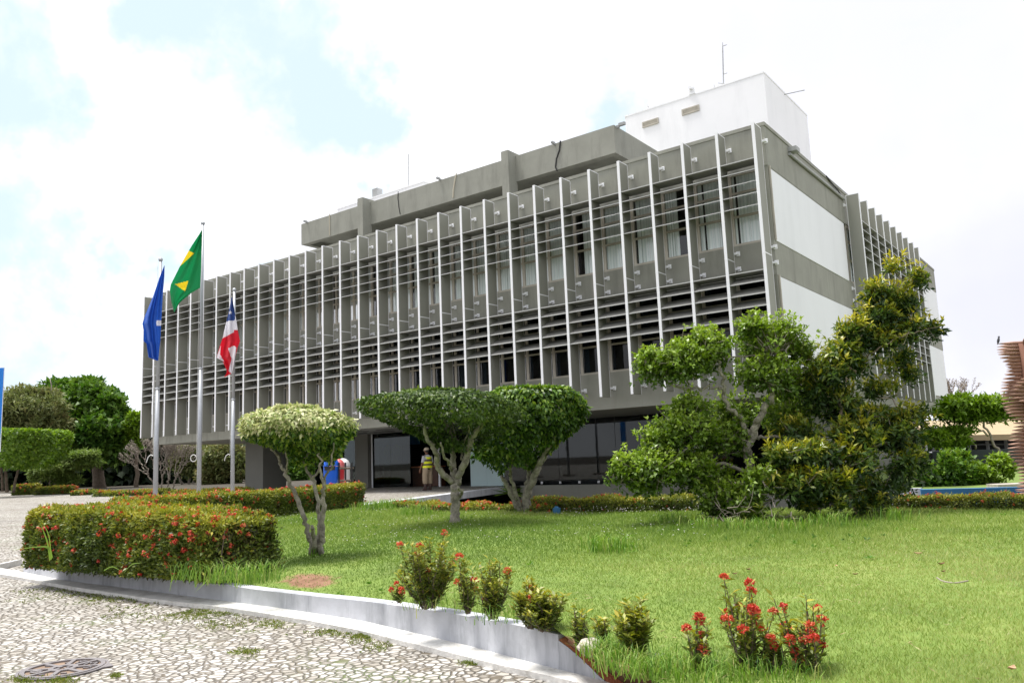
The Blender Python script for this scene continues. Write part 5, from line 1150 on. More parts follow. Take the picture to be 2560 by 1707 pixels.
# white door frame under the far corner of the office
a = at(2318, 1140, 50); mb = MB()
for s in (0, .9): p = a+HR*s; mb.box((p[0]-.05, p[1]-.05, -.4), (p[0]+.05, p[1]+.05, 2.35))
p = a; q = a+HR*.9; mb.tube([(p[0], p[1], 2.4), (q[0], q[1], 2.4)], .06, 4); mb.tube([(p[0], p[1], .9), (q[0], q[1], .9)], .04, 4); tag(mb.build('door_frame', M['white']), 'white door frame standing under the far right corner of the office block', 'frame')
# spiky stacked sculpture
M['rust'] = surf('rust_pink_spike', (.36, .22, .165), .75, .12, 6., bump=.2)
M['rustd'] = surf('dark_rust', (.16, .07, .045), .8, .2, 6.)
sdp = 17.; sc0 = at(2612, 1245, sdp); zb0 = -.45
scl = thing('sculpture', (sc0[0], sc0[1], zb0), 'tall rust-pink sculpture of stacked tapering horizontal spikes at the right edge', 'sculpture')
tips = [(848, 2492), (862, 2492), (874, 2494), (886, 2500), (898, 2510), (908, 2516), (917, 2516), (926, 2512), (936, 2507), (947, 2503), (958, 2500), (970, 2499), (984, 2500), (1000, 2503), (1015, 2509), (1030, 2517), (1042, 2526), (1055, 2533), (1070, 2531), (1084, 2524), (1100, 2519), (1116, 2517), (1132, 2517), (1146, 2522), (1160, 2532), (1172, 2538), (1186, 2546), (1200, 2548), (1214, 2542), (1228, 2535), (1243, 2530), (1260, 2524)]
tv = [t[0] for t in tips]; tu = [t[1] for t in tips]
nt_ = 46; zs0 = None
for i in range(nt_):
    v = 848+(1250-848)*i/(nt_-1); u = np.interp(v, tv, tu); z = at(2612, v, sdp)[2]; Lh = (2612-u)*sdp/F
    mb = MB(); nsp = 6; rot = .45*sin(i*.33)
    for j in range(nsp):
        a = atan2(-HR[1], -HR[0])+2*pi*j/nsp+(rot if j else rot*.25); l = Lh*(1+.10*sin(i*.7+j*2)) if j else Lh/max(.8, cos(rot*.25)); dr = np.array([cos(a), sin(a), .02*sin(i+j)]); o = np.array([sc0[0], sc0[1], z])
        for _ in range(40):
            q_ = o+dr*l-C; uu_ = 1280+F*(q_@RT)/(q_@FW)
            if uu_ < u-.5: l *= .96
            else: break
        mb.tube([o, o+dr*l*.42, o+dr*l*.72, o+dr*l], [.042, .040, .024, .003], 7)
        if i == 0 and j == 0: tip = o+dr*l+np.array([0, 0, .0])
    mb.build('spike_ring', M['rust'], scl, True)
MB().tube([(sc0[0], sc0[1], zb0), (sc0[0], sc0[1], at(2612, 850, sdp)[2])], .17, 12).build('core', M['rustd'], scl, True)
tip = tip+HR*.03+np.array([0, 0, .028])
M['birdm'] = surf('dark_feathers', (.05, .05, .06), .7)
mb = MB(); ax = nrm(HR*.3+np.array([0, 0, 1.])); pts = [tip+ax*s for s in (-.05, -.02, .02, .06, .09, .11, .135, .15)]; mb.tube(pts, [.004, .012, .026, .028, .02, .017, .018, .006], 9); mb.tube([tip+ax*.135, tip+ax*.135-HR*.045], [.007, .001], 5)
tag(mb.build('bird', M['birdm'], None, True), 'small dark bird perched on the topmost spike tip', 'bird')
# ------------------------------------------------------------------ blue sign at the left edge
sd_ = 26.; P4 = [at(-62, 922, sd_), at(10.5, 922, sd_), at(5.5, 1129, sd_), at(-62, 1129, sd_)]; b0 = at(-30, 1129, sd_); sg = thing('sign_panel', (b0[0], b0[1], hz(b0[0], b0[1])), 'bright blue sign panel with thin white edge cut by the left border', 'sign')
M['sblue'] = surf('sign_blue', (.012, .20, .68), .5, .04, 1.)
x0, x1 = -62, 7; zt_, zb_ = P4[0][2], P4[2][2]; a = np.array([P4[0][0], P4[0][1], 0]); b = np.array([P4[1][0], P4[1][1], 0]); t = nrm(b-a); n = np.array([-t[1], t[0], 0])
def slab(a, b, z0, z1, th, off=0.): return MB().prism([tuple((a-n*(th/2+off))[:2]), tuple((b-n*(th/2+off))[:2]), tuple((b+n*(th/2-off))[:2]), tuple((a+n*(th/2-off))[:2])], z0, z1)
slab(a, b, zb_, zt_, .02).build('panel', M['sblue'], sg); slab(b+t*.002, b+t*.008, zb_-.01, zt_+.01, .026).build('edge_trim', M['white'], sg)
for s in (.15, .8): p = a+(b-a)*s; MB().tube([(p[0], p[1], hz(p[0], p[1])), (p[0], p[1], zb_)], .04, 8).build('leg', M['steel'], sg)
# ------------------------------------------------------------------ litter bins on their rack
bd = 27.6
bins = {}
def binbox(nm, label, col, uc, wpx, dd, lidcol):
    c = at(uc, 1219, bd+dd); z0 = c[2]+.10; d = bd+dd; w = wpx*d/F/2; top = at(uc, 1146, d)[2]; t = thing('litter_bin', (c[0], c[1], z0), label, 'bin', 'litter bins hung on the rack')
    def fn(x, y, z): p = np.array([c[0], c[1], 0])+HR*x+HF*y; return (p[0], p[1], z)
    hb = z0+(top-z0)*.70; dp_ = .26
    mb = MB(); k = 10; prof = []
    # body bulges to the lower left like a rounded drum
    rings = [(0, 0, z0, w*.72, dp_*.7), (0, 0, z0+.06, w*.86, dp_*.85), (0, 0, z0+(hb-z0)*.4, w*.98, dp_), (0, 0, hb, w, dp_)]
    def sq(cx, cy, z, rx, ry, n=20): return [fn(cx+rx*np.sign(cos(a))*abs(cos(a))**.55, cy+ry*np.sign(sin(a))*abs(sin(a))**.55, z) for a in np.linspace(0, 2*pi, n, endpoint=False)]
    vs = []; n_ = 20
    for r in rings: vs += sq(*r)
    fs = [(i*n_+j, i*n_+(j+1) % n_, (i+1)*n_+(j+1) % n_, (i+1)*n_+j) for i in range(3) for j in range(n_)]+[tuple(range(n_))[::-1]]
    mb.add(vs, fs); mb.build('body', col, t, True)
    lid = MB(); vs = []; hl = top-hb
    for i, f_ in enumerate((0, .35, .7, .92, 1.)): vs += sq(0, 0, hb+.015+hl*f_, w*1.04*sqrt(max(.02, 1-f_**2.2)), dp_*1.04*(sqrt(max(.02, 1-f_**2.2))))
    fs = [(i*n_+j, i*n_+(j+1) % n_, (i+1)*n_+(j+1) % n_, (i+1)*n_+j) for i in range(4) for j in range(n_)]+[tuple(range(4*n_, 5*n_))]
    lid.add(vs, fs); lid.build('lid', lidcol, t, True)
    op = MB(); op.box((-w*.7, -dp_*1.06, hb-.12), (w*.7, -dp_*.9, hb-.0), 0, fn); op.build('opening', M['cable'], t); return c
bb = surf('bin_blue', (.01, .10, .55), .35, .05); br = surf('bin_red', (.55, .03, .04), .35, .05); bw = surf('bin_white', (.62, .62, .63), .35, .05); brl = surf('bin_pale_red', (.62, .14, .14), .35, .05)
binbox('blue', 'largest bright blue rounded litter bin at the left of the bin rack', bb, 829, 37, 0, bb)
binbox('red', 'red litter bin in the middle of the bin rack', br, 843, 34, .62, brl)
binbox('white', 'whitish litter bin at the right of the bin rack', bw, 858, 32, 1.25, bw)
c = at(862, 1219, bd+.2); rk = thing('bin_rack', (c[0], c[1], .3), 'dark steel rack with horizontal rails carrying three coloured bins', 'rack')
def rp(u, v, dd=-.22): return at(u, v, bd+dd)
for v in (1170, 1201): MB().tube([rp(850, v), rp(883, v, .1)], .035, 8).build('rail', M['barkd'], rk)
for u in (848, 864, 880): p = rp(u, 1219, -.1); MB().tube([(p[0], p[1], .28), (p[0], p[1], at(u, 1156, bd)[2])], .03, 8).build('leg', M['cable'], rk)
# ------------------------------------------------------------------ the officer on the walkway
pp = onz(1070, 1225, .318); pd = dep(pp); ph = (1225-1118)*pd/F; K = ph/1.80
fa = np.array([-.93, .10, 0]); fa /= np.linalg.norm(fa); sa = np.array([-fa[1], fa[0], 0])      # facing, left-hand side
sa = np.cross([0, 0, 1.], fa)
per = thing('person', pp, 'person in beige cap, yellow reflective vest and khaki trousers standing on the walkway', 'person')
def W3(x, y, z): return tuple(pp+(sa*x+fa*y)*K+np.array([0, 0, z*K]))       # x to the person's left, y forward
skin = surf('brown_skin', (.20, .095, .055), .5, .06, 8.); kh = surf('khaki_cloth', (.36, .28, .19), .85, .10, 9.); sh = surf('grey_white_shirt', (.50, .50, .54), .8, .08, 8.); boot = surf('brown_boot', (.05, .025, .02), .5, .2, 9.); capm = surf('beige_cap', (.50, .42, .32), .8, .06, 9.); vy = surf('reflective_yellow', (.80, .85, .02), .4, .05, 5.); vb = surf('vest_brown', (.12, .10, .08), .8, .1, 6.); blk = M['cable']
V = []; E_ = []; Rr = []
def bv(x, y, z, r, par=None):
    V.append(W3(x, y, z)); Rr.append(r*K); 
    if par is not None: E_.append((par, len(V)-1))
    return len(V)-1
r0 = bv(0, 0, .95, .14); w1 = bv(0, .0, 1.12, .145, r0); c1 = bv(0, .0, 1.32, .15, w1); n1_ = bv(0, .01, 1.47, .062, c1); n2_ = bv(0, .02, 1.54, .058, n1_); h1 = bv(0, .035, 1.60, .075, n2_); h2 = bv(0, .04, 1.68, .088, h1); h3 = bv(0, .03, 1.74, .07, h2)
nose = bv(0, .125, 1.645, .016, h1)
for s in (1, -1):
    a = bv(s*.17, 0, 1.40, .062, c1); e_ = bv(s*.25, .02 if s > 0 else -.04, 1.13, .043, a); wr = bv(s*.27, .14 if s > 0 else .02, .90, .030, e_); hd_ = bv(s*.27, .17 if s > 0 else .04, .83, .036, wr); kn = bv(s*.27, .185 if s > 0 else .05, .785, .034, hd_)
    for j, (dy, ln) in enumerate(((-.028, .062), (-.010, .075), (.010, .07), (.026, .055))):
        f1 = bv(s*.268, (.19 if s > 0 else .055)+dy, .785-ln*.5, .0095, kn); bv(s*.255, (.20 if s > 0 else .06)+dy, .785-ln, .008, f1)
    t1_ = bv(s*.245, (.215 if s > 0 else .085), .815, .011, hd_); bv(s*.24, (.235 if s > 0 else .10), .77, .009, t1_)
    hp = bv(s*.095, 0, .90, .10, r0); k_ = bv(s*.115, .03 if s > 0 else .0, .50, .065, hp); an = bv(s*.125, -.01, .10, .042, k_); bv(s*.13, .13, .035, .036, an)
me = bpy.data.meshes.new('body'); me.from_pydata(V, E_, []); bo = bpy.data.objects.new('body', me); COL.objects.link(bo); bo.parent = per; bo.matrix_parent_inverse = Matrix.Translation(-Vector(per.location)); me.materials.append(skin)
sk = bo.modifiers.new('skin', 'SKIN'); sl_ = me.skin_vertices[0].data
for i, r in enumerate(Rr): sl_[i].radius = (r, r); sl_[i].use_root = (i == 0)
bo.modifiers.new('sub', 'SUBSURF').levels = 1; bo.modifiers['sub'].render_levels = 2
ear = MB()
for s in (1, -1): ear.loft([(s*.082, .015, 1.60, .012, .014), (s*.09, .012, 1.63, .016, .026), (s*.088, .012, 1.66, .012, .02)], 8, 0, W3)
ear.build('ear', skin, per, True)
hair = MB().loft([(0, .005, 1.58, .070, .062), (0, -.0, 1.62, .090, .085), (0, .01, 1.68, .098, .10)], 14, 0, W3).build('hair', M['cable'], per, True)
def L3(rings, mat, nm, n=16): return MB().loft(rings, n, 0, W3).build(nm, mat, per, True)
L3([(0, .0, .93, .195, .165), (0, .0, 1.05, .20, .17), (0, 0, 1.2, .205, .165), (0, 0, 1.35, .215, .155), (0, 0, 1.43, .17, .12), (0, .01, 1.48, .085, .085)], sh, 'shirt')
for s in (1, -1):
    y_ = .02 if s > 0 else -.03
    mb = MB(); mb.tube([W3(s*.165, 0, 1.42), W3(s*.205, y_*.5, 1.28), W3(s*.235, y_, 1.15)], [.085*K, .078*K, .072*K], 12); mb.build('sleeve', sh, per, True)
    L3([(s*.13, .0, .27, .085, .09), (s*.13, .01, .30, .105, .11), (s*.125, .02, .45, .112, .118), (s*.115, .02, .65, .12, .13), (s*.10, .0, .84, .125, .15), (s*.09, 0, .95, .12, .16)], kh, 'trouser_leg')
    L3([(s*.13, .07, .0, .055, .15), (s*.13, .065, .05, .055, .14), (s*.13, .02, .10, .058, .09), (s*.13, .0, .16, .062, .07), (s*.13, 0, .30, .075, .08)], boot, 'boot')
L3([(0, 0, .80, .18, .15), (0, 0, .90, .205, .17), (0, 0, .98, .205, .172)], kh, 'trouser_seat')
L3([(0, 0, .965, .212, .18), (0, 0, 1.0, .212, .18)], blk, 'belt')
for z0, z1, mat, nm, rx, ry in ((.93, 1.03, vy, 'vest_band', .226, .192), (1.03, 1.10, vb, 'vest_panel', .222, .188), (1.10, 1.20, vy, 'vest_band', .224, .186), (1.20, 1.29, vb, 'vest_panel', .218, .178), (1.29, 1.39, vy, 'vest_band', .200, .168)):
    mb = MB(); 
    for rg in (0,):
        k = 22; vs = []
        for z in (z0+.002, z1-.002):
            for j in range(k): a = 2*pi*j/k; vs.append(W3(rx*(1-.10*max(0, z-1.25))*cos(a), ry*sin(a), z))
        mb.add(vs, [(j, (j+1) % k, k+(j+1) % k, k+j) for j in range(k)])
    mb.build(nm, mat, per, True)
L3([(0, .03, 1.665, .105, .118), (0, .03, 1.72, .104, .116), (0, .025, 1.765, .085, .095), (0, .02, 1.79, .035, .04)], capm, 'cap')
mb = MB(); arc = [(.095*cos(a), .03+.115*sin(a)) for a in np.linspace(.25, pi-.25, 9)]; out = [(.08*cos(a), .06+.175*sin(a)) for a in np.linspace(.25, pi-.25, 9)]
vs = [W3(x, y, 1.675) for x, y in arc]+[W3(x, y, 1.655) for x, y in out]+[W3(x, y, 1.685) for x, y in arc]+[W3(x, y, 1.668) for x, y in out]
fs = [(i, i+1, 9+i+1, 9+i) for i in range(8)]+[(18+i, 27+i, 27+i+1, 18+i+1) for i in range(8)]+[(9+i, 9+i+1, 27+i+1, 27+i) for i in range(8)]
mb.add(vs, fs); mb.build('cap_brim', capm, per)
mb = MB(); mb.tube([W3(-.2, -.02, .97), W3(-.215, -.03, .86), W3(-.2, -.03, .72)], [.035*K, .04*K, .025*K], 8); mb.build('holster', blk, per, True)
mb = MB(); mb.box((.02, -.19, .86), (.12, -.165, .93), 0, W3); mb.build('pouch', blk, per)
# ------------------------------------------------------------------ manhole cover
mc = onpl(158, 1673); R_ = .40; ml = onpl(38, 1692); mr = onpl(275, 1652); R_ = np.linalg.norm((mr-ml)[:2])/2*.93
M['iron'] = surf('worn_cast_iron', (.20, .185, .19), .55, .12, 9., metal=.3, bump=.3); M['irond'] = surf('rusty_recess', (.215, .15, .105), .8, .2, 8.)
mh = thing('manhole_cover', (mc[0], mc[1], hz(mc[0], mc[1])), 'round cast iron manhole cover with raised spokes and the letters PMS in the paving', 'manhole cover')
zb1 = hz(mc[0], mc[1])+.006; xa = nrm(np.array([HR[0], HR[1], 0.])); ya = np.array([-xa[1], xa[0], 0])
def MP(x, y, z): p = np.array([mc[0], mc[1], zb1])+xa*x*R_+ya*y*R_; return (p[0], p[1], zb1+z)
def disc(r, n=40): return [(r*cos(2*pi*j/n), r*sin(2*pi*j/n)) for j in range(n)]
mb = MB(); k = 40; mb.add([MP(x, y, 0) for x, y in disc(1.0)], [list(range(k))]); mb.build('plate', M['irond'], mh)
mb = MB()
def ring(r0, r1, h):
    a = [MP(x, y, h) for x, y in disc(r0)]; b = [MP(x, y, h) for x, y in disc(r1)]; a0 = [MP(x, y, 0) for x, y in disc(r0)]; b0 = [MP(x, y, 0) for x, y in disc(r1)]
    mb.add(a+b+a0+b0, [(j, (j+1) % k, k+(j+1) % k, k+j) for j in range(k)]+[(k+j, k+(j+1) % k, 3*k+(j+1) % k, 3*k+j) for j in range(k)]+[(j, 2*k+j, 2*k+(j+1) % k, (j+1) % k) for j in range(k)])
ring(.86, .97, .014); ring(.99, 1.06, .009); ring(.22, .34, .0142)
for j in range(8):
    a = 2*pi*j/8+.2; c_, s_ = cos(a), sin(a); w = .055; r0, r1 = (.10 if j % 2 else .335), .865
    vs = [(r0*c_-w*s_, r0*s_+w*c_), (r1*c_-w*s_, r1*s_+w*c_), (r1*c_+w*s_, r1*s_-w*c_), (r0*c_+w*s_, r0*s_-w*c_)]
    mb.add([MP(x, y, 0) for x, y in vs]+[MP(x, y, .0138) for x, y in vs], [(4, 5, 6, 7), (0, 1, 5, 4), (1, 2, 6, 5), (2, 3, 7, 6), (3, 0, 4, 7)])
mb.build('raised_ribs', M['iron'], mh)
mb = MB(); vs = [(.98, -.14), (1.26, .06), (.90, .50)]; mb.add([MP(x, y, 0.) for x, y in vs]+[MP(x, y, .008) for x, y in vs], [(3, 4, 5), (0, 1, 4, 3), (1, 2, 5, 4)]); mb.build('hinge_lug', M['iron'], mh)
def stroke(segs, cx, cy, s):
    mb = MB()
    for (x0, y0, x1, y1) in segs:
        a = np.array([x0-.5, y0-.5])*s; b = np.array([x1-.5, y1-.5])*s; t = (b-a)/np.linalg.norm(b-a); n = np.array([-t[1], t[0]])*.022; a = a-t*.012; b = b+t*.012
        vs = [a+n, b+n, b-n, a-n]; vs = [(p[0]+cx, p[1]+cy) for p in vs]; mb.add([MP(x, y, 0) for x, y in vs]+[MP(x, y, .011) for x, y in vs], [(4, 5, 6, 7), (0, 1, 5, 4), (1, 2, 6, 5), (2, 3, 7, 6), (3, 0, 4, 7)])
    mb.build('letter', M['iron'], mh)
stroke([(.2, 0, .2, 1), (.2, 1, .75, 1), (.75, 1, .8, .75), (.8, .75, .7, .5), (.7, .5, .2, .5)], .16, .60, .26)
stroke([(0, 0, .1, 1), (.1, 1, .5, .4), (.5, .4, .9, 1), (.9, 1, 1, 0)], .52, .40, .26)
stroke([(.85, .9, .3, 1), (.3, 1, .15, .75), (.15, .75, .8, .4), (.8, .4, .75, .1), (.75, .1, .15, .05)], .64, .04, .24)
for (x, y) in ((-.2, .58), (-.55, .28), (-.2, -.6), (.3, -.52)): stroke([(.2, .5, .8, .5)], x, y, .2)
mb = MB(); mb.tube([MP(-.52+.13*cos(a), -.30+.09*sin(a), .008) for a in np.linspace(0, 2*pi, 17)], .008, 6, 0, False); mb.build('keyhole_rim', M['iron'], mh)
mb = MB(); mb.add([MP(-.52+.11*cos(a), -.30+.07*sin(a), .003) for a in np.linspace(0, 2*pi, 16, endpoint=False)], [list(range(16))]); mb.build('keyhole', M['cable'], mh)
# ------------------------------------------------------------------ grass, weeds, daisies, litter
def blades(P, h, w, lean=.5):
    n = len(P); th = rng.random(n)*2*pi; s = np.stack([np.cos(th), np.sin(th), np.zeros(n)], 1)*(np.asarray(w)*.5)[:, None]; l = rng.normal(size=(n, 3))*lean; l[:, 2] = 0
    tip = P+np.array([0, 0, 1.])*np.asarray(h)[:, None]+l*np.asarray(h)[:, None]; return np.stack([P-s, P+s, tip], 1)
def lzv(P): return P
def dens(c): d = np.linalg.norm(c-C, axis=1); return np.clip((7/d)**1.55, 0, 3.)
Pg = lawn_pts(1000000, dens); Dg = np.linalg.norm(Pg-C, axis=1)
pu = (Pg-C); pw = pu@FW; px = 1280+F*(pu@RT)/pw; py = 853.5-F*(pu@UP)/pw
vis = (pw > 1) & (px > -250) & (px < 3900) & (py < 2100) & (py > 1200)
bare = noise3(Pg, .9, 40)+.5*noise3(Pg, 3., 41)
bf = barefun(px, py)
k = vis & (rng.random(len(Pg)) > np.clip(bf*1.15+.25*bare*(bf > .1), 0, .93))
Pg, Dg, px, py = Pg[k], Dg[k], px[k], py[k]
hn = noise3(Pg, .55, 50)+.5*noise3(Pg, 2.1, 51); sc = np.clip(Dg/7, .8, 2.6)
# longer grass at the back and under the bushes, short mown turf on the right
lng = np.clip((1450-py)/190, 0, 1)*.8+np.exp(-((px-1900)/330)**2-((py-1320)/45)**2)*.9
h = (.017+.018*np.clip(hn+.4, 0, 1.6)+.045*lng)*rng.uniform(.6, 1.35, len(Pg)); w = .0052*sc*rng.uniform(.7, 1.4, len(Pg))
tn = np.clip(.40+.16*hn-.12*lng+rng.normal(size=len(Pg))*.17+.12*noise3(Pg, .35, 52)+.12*noise3(Pg, 1.3, 53)+.16*np.clip((px-1500)/900, -.4, 1), 0, 1)
tag(bulk('lawn_grass', blades(Pg, h, w, .55), M['grass'], None, tn), 'short bright green lawn grass covering the slope', 'grass', kind='stuff')
# tall tufts
def tufts(spots, nb, hh, nm, label, ww=.012, lean=.6):
    Ps = []; 
    for (u, v, ru, n_) in spots:
        c = onz(u, v, ZL); d = dep(c); r = ru*d/F; m = int(nb*n_); q = rng.normal(size=(m, 2))*r*.5; P = c+q[:, :1]*HR+q[:, 1:]*HF*1.3; P[:, 2] = ZL; Ps.append(P)
    P = np.concatenate(Ps); n = len(P); h = hh*rng.uniform(.4, 1.25, n); th = rng.random(n)*2*pi; dr = np.stack([np.cos(th), np.sin(th), np.zeros(n)], 1)*rng.uniform(.1, lean, (n, 1)); s = np.stack([-np.sin(th), np.cos(th), np.zeros(n)], 1)*ww*.5
    m_ = P+dr*h[:, None]*.45+np.array([0, 0, .62])*h[:, None]; t_ = P+dr*h[:, None]*1.15+np.array([0, 0, .80])*h[:, None]
    A = np.stack([P-s, P+s, m_+s*.8, m_-s*.8], 1); B_ = np.stack([m_-s*.8, m_+s*.8, t_+s*.1, t_-s*.1], 1); tn = np.clip(rng.normal(size=n)*.22+.5, 0, 1)
    o = bulk(nm, np.concatenate([A, B_]), M['tuft'], None, np.concatenate([tn, tn])); tag(o, label, 'grass', kind='stuff')
tufts([(985, 1268, 70, 2.2), (930, 1275, 40, 1), (1040, 1285, 50, .7)], 260, .28, 'tall_grass', 'bright tall grass tuft at the edge of the entrance walkway', .016)
tufts([(1520, 1375, 60, 1.4)], 170, .22, 'tall_grass', 'single darker grass clump in the middle of the lawn', .014)
tufts([(560, 1452, 55, 1.0), (630, 1456, 45, 1.0), (480, 1446, 50, .5), (680, 1452, 30, .4)], 170, .25, 'tall_grass', 'long grass growing between the hedge foot and the white wall', .008, .95)
tufts([(1760, 1322, 60, 1), (1850, 1328, 70, 1.2), (1960, 1325, 70, 1.2), (2080, 1315, 60, 1), (2240, 1300, 60, .7), (1680, 1312, 40, .8)], 150, .24, 'tall_grass', 'unmown grass around the feet of the two bushy trees', .014)
tufts([(1560, 1640, 70, 1.6), (1490, 1640, 40, .7), (1540, 1668, 60, .9), (1610, 1690, 60, 1.), (1740, 1690, 100, 1.2), (1850, 1690, 120, 1.4), (1980, 1695, 110, 1.1), (1660, 1675, 60, .8), (1250, 1545, 80, .5), (1110, 1518, 80, .4)], 170, .13, 'tall_grass', 'dry and green long grass around the flowering shrubs', .007, .9)
tufts([(1140, 1306, 30, .9), (1315, 1284, 40, .8), (795, 1388, 20, .3)], 140, .16, 'tall_grass', 'grass growing up around the clipped tree trunks', .012)
# big grass blades sticking out of the near hedge
def straps(L_, nm, label):
    mb = MB()
    for (pts, d, w) in L_:
        W_ = curve([at(u, v, d+(i*.0)) for i, (u, v) in enumerate(pts)], 5); n = len(W_); vs = []
        for i, p in enumerate(W_): ww = w*(1-(i/(n-1))**2*.95); vs += [p-HR*ww*.25-np.array([0, 0, ww*.45]), p+HR*ww*.25+np.array([0, 0, ww*.45])+HF*.004]
        mb.add(vs, [(2*i, 2*i+1, 2*i+3, 2*i+2) for i in range(n-1)])
    o = mb.build(nm, M['tuft']); at_ = o.data.attributes.new('tint', 'FLOAT', 'POINT'); at_.data.foreach_set('value', np.full(len(o.data.vertices), .6, np.float32)); return tag(o, label, 'grass')
straps([([(130, 1395), (122, 1370), (98, 1366), (34, 1374)], 9.9, .03), ([(125, 1400), (118, 1355), (100, 1305)], 9.9, .03), ([(128, 1398), (122, 1340), (104, 1300)], 9.8, .02)], 'grass_blade', 'long pale grass blades hanging out of the left end of the near hedge')
straps([([(318, 1270), (316, 1250), (309, 1226)], 12.2, .06), ([(312, 1272), (308, 1250), (306, 1235)], 12.2, .03), ([(455, 1285), (448, 1262), (432, 1253)], 12., .035), ([(458, 1285), (462, 1265), (455, 1255)], 12., .03)], 'grass_blade', 'tall upright grass blades rising behind the near hedge')
straps([([(430, 1440), (428, 1455), (424, 1478)], 8.9, .02), ([(520, 1448), (505, 1462), (484, 1482)], 8.5, .02), ([(310, 1430), (330, 1410), (352, 1406)], 9.5, .02), ([(260, 1425), (280, 1416), (298, 1424)], 9.6, .02), ([(1465, 1648), (1495, 1643), (1510, 1650)], 6.3, .02), ([(1512, 1664), (1516, 1645), (1524, 1640), (1528, 1655)], 6.25, .03), ([(1508, 1668), (1512, 1682), (1526, 1690)], 6.2, .02)], 'grass_blade', 'loose grass blades drooping over the white wall')
# weeds in the paving beside the kerb
Ps = []
for k in range(900):
    u = rng.uniform(-20, 1350); v = interp(kl, u)+abs(rng.normal())*16*(1+.6*sin(u*.021))+3; p = onpl(u, v); 
    if noise3(p[None, :], 2.6, 60)[0] > .18: Ps.append(p)
for (u, v, r, n_) in [(250, 1495, 60, 90), (480, 1540, 60, 60), (560, 1560, 80, 60), (330, 1500, 60, 40), (910, 1590, 20, 90), (1190, 1656, 26, 110), (290, 1690, 12, 20), (60, 1700, 30, 50), (150, 1704, 40, 60), (680, 1560, 50, 50), (615, 1630, 40, 40), (320, 1530, 70, 40)]:
    for _ in range(n_): Ps.append(onpl(u+rng.normal()*r*.5, v+rng.normal()*r*.12))
Pw_ = np.repeat(np.array(Ps), 6, 0)+rng.normal(size=(len(Ps)*6, 3))*np.array([.02, .02, 0]); A = rng.normal(size=Pw_.shape)*.8+np.array([0, 0, .6]); A[:, 2] = np.abs(A[:, 2])
tag(bulk('paving_weeds', leaves(Pw_, A, rng.uniform(.015, .04, len(Pw_)), .010), M['weed']), 'small green weeds growing in the paving joints along the kerb', 'weeds', kind='stuff')
# straw bits and flat weeds scattered through the turf
Ps_ = lawn_pts(60000, dens); q = Ps_-C; w_ = q@FW; px = 1280+F*(q@RT)/w_; py = 853.5-F*(q@UP)/w_
kk = (w_ > 1) & (px > 500) & (px < 2650) & (py > 1330) & (noise3(Ps_, 1.1, 80)+.6*noise3(Ps_, 3.2, 81)+rng.normal(size=len(Ps_))*.35+.5*np.clip((py-1500)/200, -.5, 1) > .75)
Ps_ = Ps_[kk]; n = len(Ps_); Ps_[:, 2] += rng.uniform(.012, .045, n); A = rng.normal(size=(n, 3)); A[:, 2] *= .25
M['straw'] = leafmat('straw', [(.30, .22, .10), (.46, .38, .20), (.56, .50, .30)], .7, .15)
tag(bulk('dry_straw', leaves(Ps_, A, rng.uniform(.03, .08, n), .004), M['straw']), 'pale dry straw bits scattered in worn parts of the lawn', 'straw', kind='stuff')
Pw2 = lawn_pts(2600, dens); q = Pw2-C; w_ = q@FW; px = 1280+F*(q@RT)/w_; py = 853.5-F*(q@UP)/w_
kk = (w_ > 1) & (px > 500) & (px < 2650) & (py > 1290) & (noise3(Pw2, .7, 90) > .1); Pw2 = Pw2[kk]; n = len(Pw2); Pw2[:, 2] += .02
A = rng.normal(size=(n, 7, 3)); A[:, :, 2] = np.abs(A[:, :, 2])*.5+.25; tn = np.repeat(rng.random(n)*.5, 7)
tag(bulk('lawn_weeds', flatleaves(np.repeat(Pw2, 7, 0), A.reshape(-1, 3), np.tile([0, 0, 1.], (7*n, 1)), np.repeat(rng.uniform(.03, .075, n), 7), .024, .15, .4), M['tuft'], None, tn), 'darker broad-leaved weeds growing flat among the grass', 'weeds', kind='stuff')
# daisies
Pd = lawn_pts(9000); q = Pd-C; w_ = q@FW; px = 1280+F*(q@RT)/w_; py = 853.5-F*(q@UP)/w_
keep = (w_ > 1) & (py > 1262) & (py < 1480) & (px > 640) & (px < 1800) & (noise3(Pd, .8, 70)+.4*noise3(Pd, 2.5, 71)-np.clip((py-1330)/90, 0, 2)*.6 > .05)
Pd = Pd[keep]; Pd[:, 2] += rng.uniform(.05, .11, len(Pd)); n = len(Pd)
Q = flatleaves(np.repeat(Pd, 3, 0), np.stack([np.cos(a_ := rng.random(3*n)*2*pi), np.sin(a_), rng.uniform(-.2, .6, 3*n)], 1), np.tile([0, 0, 1.], (3*n, 1)), .016, .012, 0, .4)
tag(bulk('lawn_daisies', Q, M['daisy']), 'tiny white wild flowers scattered over the back of the lawn', 'flowers', kind='stuff')
hw = [onz(u, v, ZL) for u, v in [(rng.uniform(1400, 1750), rng.uniform(1266, 1284)) for _ in range(420)]]; hw = np.array(hw)+rng.uniform(0, .14, (420, 1))*np.array([0, 0, 1.])-HF*.12
tag(bulk('hedge_foot_flowers', flatleaves(hw, rng.normal(size=hw.shape), np.tile(-HF+np.array([0, 0, .6]), (420, 1)), .028, .02, 0, .4), M['daisy']), 'pale tiny flowers along the foot of the low hedge', 'flowers', kind='stuff')
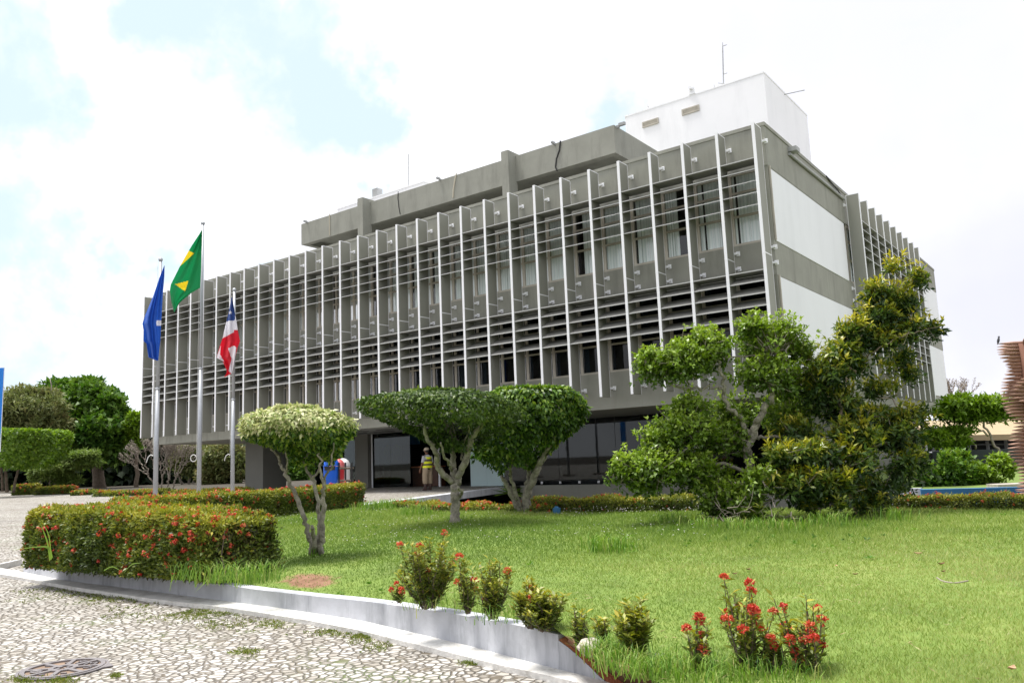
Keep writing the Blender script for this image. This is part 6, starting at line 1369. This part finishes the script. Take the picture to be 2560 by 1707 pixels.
# fallen leaves and a bare stick on the turf
M['dry'] = surf('dry_leaf', (.16, .08, .035), .8, .3, 12.); M['dryp'] = surf('pale_dry_leaf', (.45, .28, .17), .8, .25, 12.)
for (u, v, s, m_, lab) in [(2296, 1384, .09, 'dryp', 'pinkish dry leaf, largest of those fallen on the right of the lawn'), (2353, 1410, .085, 'dry', 'dark brown curled leaf above the curved stick on the lawn'), (2358, 1428, .05, 'dry', 'small dark leaf between the brown curled leaf and the stick'), (2138, 1435, .055, 'dry', 'dark leaf lying alone on the turf left of the stick'), (2090, 1414, .045, 'dryp', 'small tan leaf on the turf below the brown rock'), (1871, 1423, .06, 'dry', 'dark leaf on the turf above the tall leggy flowering shrub'), (1837, 1434, .06, 'dry', 'reddish dark leaf at the top shoot of the leggy flowering shrub'), (2530, 1672, .07, 'dryp', 'tan leaf near the bottom right corner of the lawn')]:
    p = onz(u, v, ZL+.05); a = nrm(HR*rng.uniform(.5, 1)+HF*rng.uniform(-.6, .6)); b = np.cross(a, [0, 0, 1.]); mb = MB(); vs = []
    for i, (t, w_) in enumerate(((0, .05), (.25, .8), (.55, 1.), (.85, .5), (1, .04))): c = p+a*s*(t-.5)+np.array([0, 0, s*.25*(2*t-1)**2]); vs += [c-b*s*.28*w_+[0, 0, s*.12*w_], c, c+b*s*.28*w_+[0, 0, s*.12*w_]]
    fs = [(i*3+j, i*3+j+1, i*3+j+4, i*3+j+3) for i in range(4) for j in range(2)]; mb.add(vs, fs); mb.add([np.asarray(x)-[0, 0, .002] for x in vs], [f[::-1] for f in fs]); tag(mb.build('fallen_leaf', M[m_]), lab, 'leaf', 'dry leaves fallen on the lawn')
MB_ = MB().tube(curve([onz(u, v, ZL+.055) for u, v in ((2342, 1443), (2358, 1452), (2388, 1456), (2420, 1451))], 4), .006, 6); tag(MB_.build('stick', M['barkg']), 'thin pale curved stick lying on the turf at the right', 'stick')
p = onz(1392, 1285, ZL); o = MB().box((p[0]-.06, p[1]-.06, ZL), (p[0]+.06, p[1]+.06, ZL+.14)).loft([(p[0], p[1], ZL+.14, .05, .05), (p[0], p[1], ZL+.17, .035, .035)], 10).build('water_tap_box', M['blue']); tag(o, 'small blue box on the grass at the foot of the drooping clipped tree', 'box')
